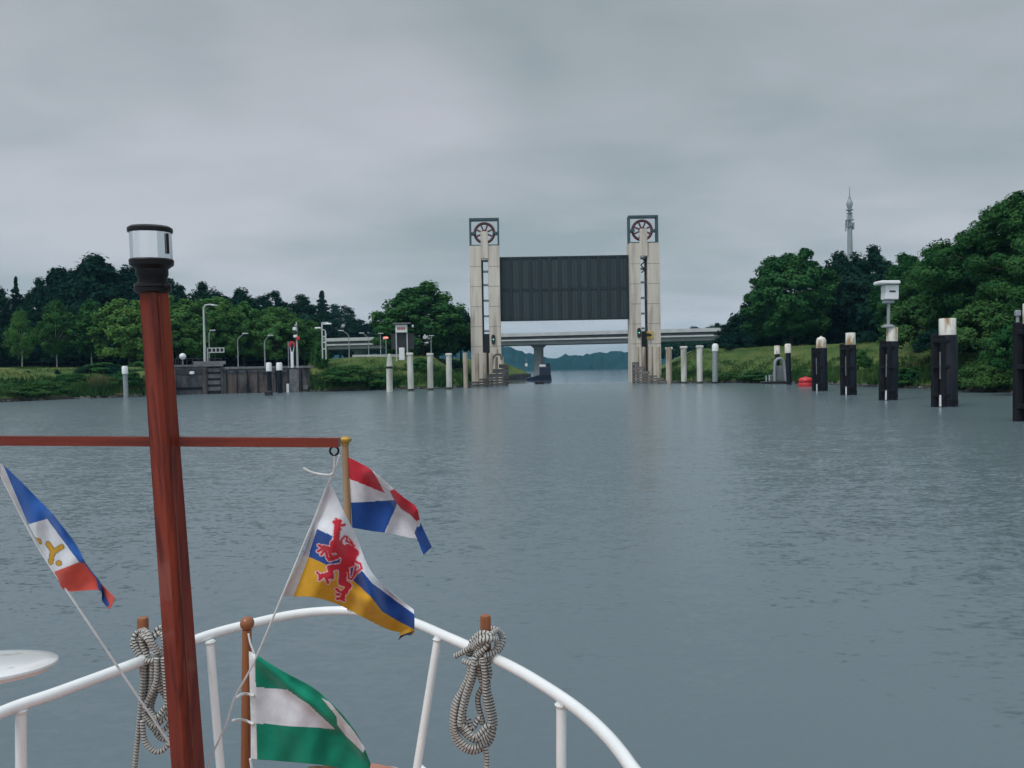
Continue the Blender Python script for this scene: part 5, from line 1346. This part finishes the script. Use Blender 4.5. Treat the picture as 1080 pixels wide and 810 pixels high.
line('halyard', [rh, [at(320, 493.5, 1.45), at(330, 498.5, 1.45), at(346, 501, 1.45), at(351, 499, 1.45)], [at(358, 480, 1.44), at(354, 494, 1.45), at(347, 510, 1.466)]], .0022, 'line', 'white line tied in knots, from the right crossbar end past the lion flag')
line('flag_tie', [[at(262, 668, 1.905), at(264, 678, 1.90), at(268, 689, 1.895)]], .0024, 'line', 'short white cord from the jackstaff ball to the green flag')
line('flag_tie', [[at(268, 734, 1.895), at(258, 731.5, 1.88), at(250, 735.5, 1.6)]], .0034, 'line', 'upper white cord loop tying the green flag to the halyard')
line('flag_tie', [[at(268, 764, 1.895), at(256, 759, 1.88), at(246, 760, 1.6)]], .0034, 'line', 'lower white cord loop tying the green flag to the halyard')
line('flag_tie', [[at(264, 800, 1.90), at(266, 812, 1.9)]], .0034, 'line', 'short white cord at the foot of the green flag')

def coil(pin, rr, dd, loops, wraps, tails, label, mat):
    a, d = pin; mb = MB()
    for L_ in loops: mb.tube(catmull([at(x, y, d + dz) for x, y, dz in L_], 7), rr, 10)
    for L_ in wraps: mb.tube(catmull([at(x, y, d + dz) for x, y, dz in L_], 8), rr, 10)
    for L_ in tails: mb.tube(catmull([at(x, y, d + dz) for x, y, dz in L_], 7), rr, 10)
    return tag(mb.build('mooring_rope', M[mat], smooth=True), label, 'rope', 'mooring ropes coiled on the bow rail')
lo = []
for k, (lx, rx, bot, dz) in enumerate(((479, 519, 789, -.06), (482, 522, 781, -.04), (485, 517, 777, -.08), (477, 521, 793, -.02), (488, 509, 768, -.05))):
    tx = 497 + k * 1.6
    lo.append([(tx, 694, dz), (tx - 3, 712, dz), (lx + 4, 738, dz), (lx, 762, dz - .005), (lx + 5, bot - 10, dz), ((lx + rx) / 2, bot, dz - .01), (rx - 4, bot - 11, dz), (rx, 762, dz + .005), (rx - 5, 735, dz), (tx + 9 + k, 712, dz), (tx + 8, 694, dz)])
wr = [[(489, 697, -.05), (500, 700, -.075), (512, 696, -.06), (516, 690, -.02), (510, 688, .04)],
      [(496, 690, -.02), (500, 676, -.05), (508, 668, -.06), (516, 670, -.065), (512, 682, -.08), (502, 692, -.07)],
      [(501, 692, -.05), (506, 680, -.075), (516, 671, -.075), (524, 665, -.03), (529, 672, -.01), (527, 684, -.03), (516, 694, -.06)],
      [(494, 692, -.03), (498, 676, -.02), (506, 668, .0), (514, 664, .03), (524, 664, .03), (531, 673, .0), (526, 686, -.02), (514, 692, -.04)],
      [(499, 684, -.06), (507, 676, -.085), (517, 674, -.085), (524, 676, -.06), (522, 686, -.06), (510, 692, -.075)],
      [(480, 692, -.03), (488, 688, -.04), (497, 682, -.05), (506, 674, -.07), (515, 668, -.055)]]
coil(PIN[1], .0092, 0, lo, wr, [[(511, 786, -.05), (513, 796, -.05), (513, 812, -.05), (514, 840, -.05)]], 'black flecked white rope coiled over the right belaying pin', 'rope')
lo = []
for k, (lx, rx, bot, dz) in enumerate(((150, 178, 765, -.05), (154, 182, 772, -.03), (158, 184, 760, -.06), (153, 176, 757, -.08), (160, 190, 780, -.02))):
    tx = 153 + k * 4
    lo.append([(tx, 694, dz), (tx - 1, 720, dz), (lx, 745, dz), (lx + 4, bot - 8, dz), ((lx + rx) / 2, bot, dz - .01), (rx - 3, bot - 10, dz), (rx, 742, dz), (tx + 9, 715, dz), (tx + 7, 694, dz)])
wr = [[(146, 696, -.05), (158, 697, -.07), (176, 695, -.06), (184, 692, -.02)],
      [(148, 694, -.04), (140, 680, -.03), (143, 670, -.02), (150, 665, -.05), (158, 672, -.06), (166, 686, -.06), (168, 694, -.04)],
      [(150, 692, -.05), (141, 674, -.05), (149, 664, -.03), (156, 668, -.07), (162, 680, -.075), (172, 692, -.05)],
      [(156, 692, -.06), (150, 680, -.06), (149, 670, -.06), (155, 674, -.08), (166, 690, -.07)],
      [(160, 678, -.02), (164, 666, -.02), (171, 662, -.01), (176, 670, -.02), (178, 684, -.03), (174, 694, -.05)],
      [(158, 682, -.05), (163, 672, -.05), (169, 668, -.04), (173, 676, -.05), (172, 690, -.05)]]
coil(PIN[0], .0085, 0, lo, wr, [[(152, 700, -.05), (149, 735, -.055), (146, 770, -.05), (142, 812, -.05), (141, 850, -.05)], [(150, 760, -.07), (153, 782, -.07), (165, 793, -.07), (177, 786, -.06), (180, 770, -.05)]],
     'white flecked rope coiled over the left belaying pin, half behind the mast', 'rope')

# ------------------------------------------------------------------ haze
hz = MB().box((0, 1480, 62), (6400, 3300, 128)).build('haze', None or M['black'])
hm_ = bpy.data.materials.new('haze_air'); hm_.use_nodes = True
nt = hm_.node_tree; nt.nodes.remove(nt.nodes['Principled BSDF'])
pv = nt.nodes.new('ShaderNodeVolumePrincipled'); pv.inputs['Color'].default_value = (.30, .72, 1, 1); pv.inputs['Density'].default_value = .00017
pv.inputs['Anisotropy'].default_value = .1
nt.links.new(pv.outputs[0], nt.nodes['Material Output'].inputs['Volume'])
hz.data.materials.clear(); hz.data.materials.append(hm_); hz['kind'] = 'stuff'; hz['label'] = 'pale damp air over the canal'
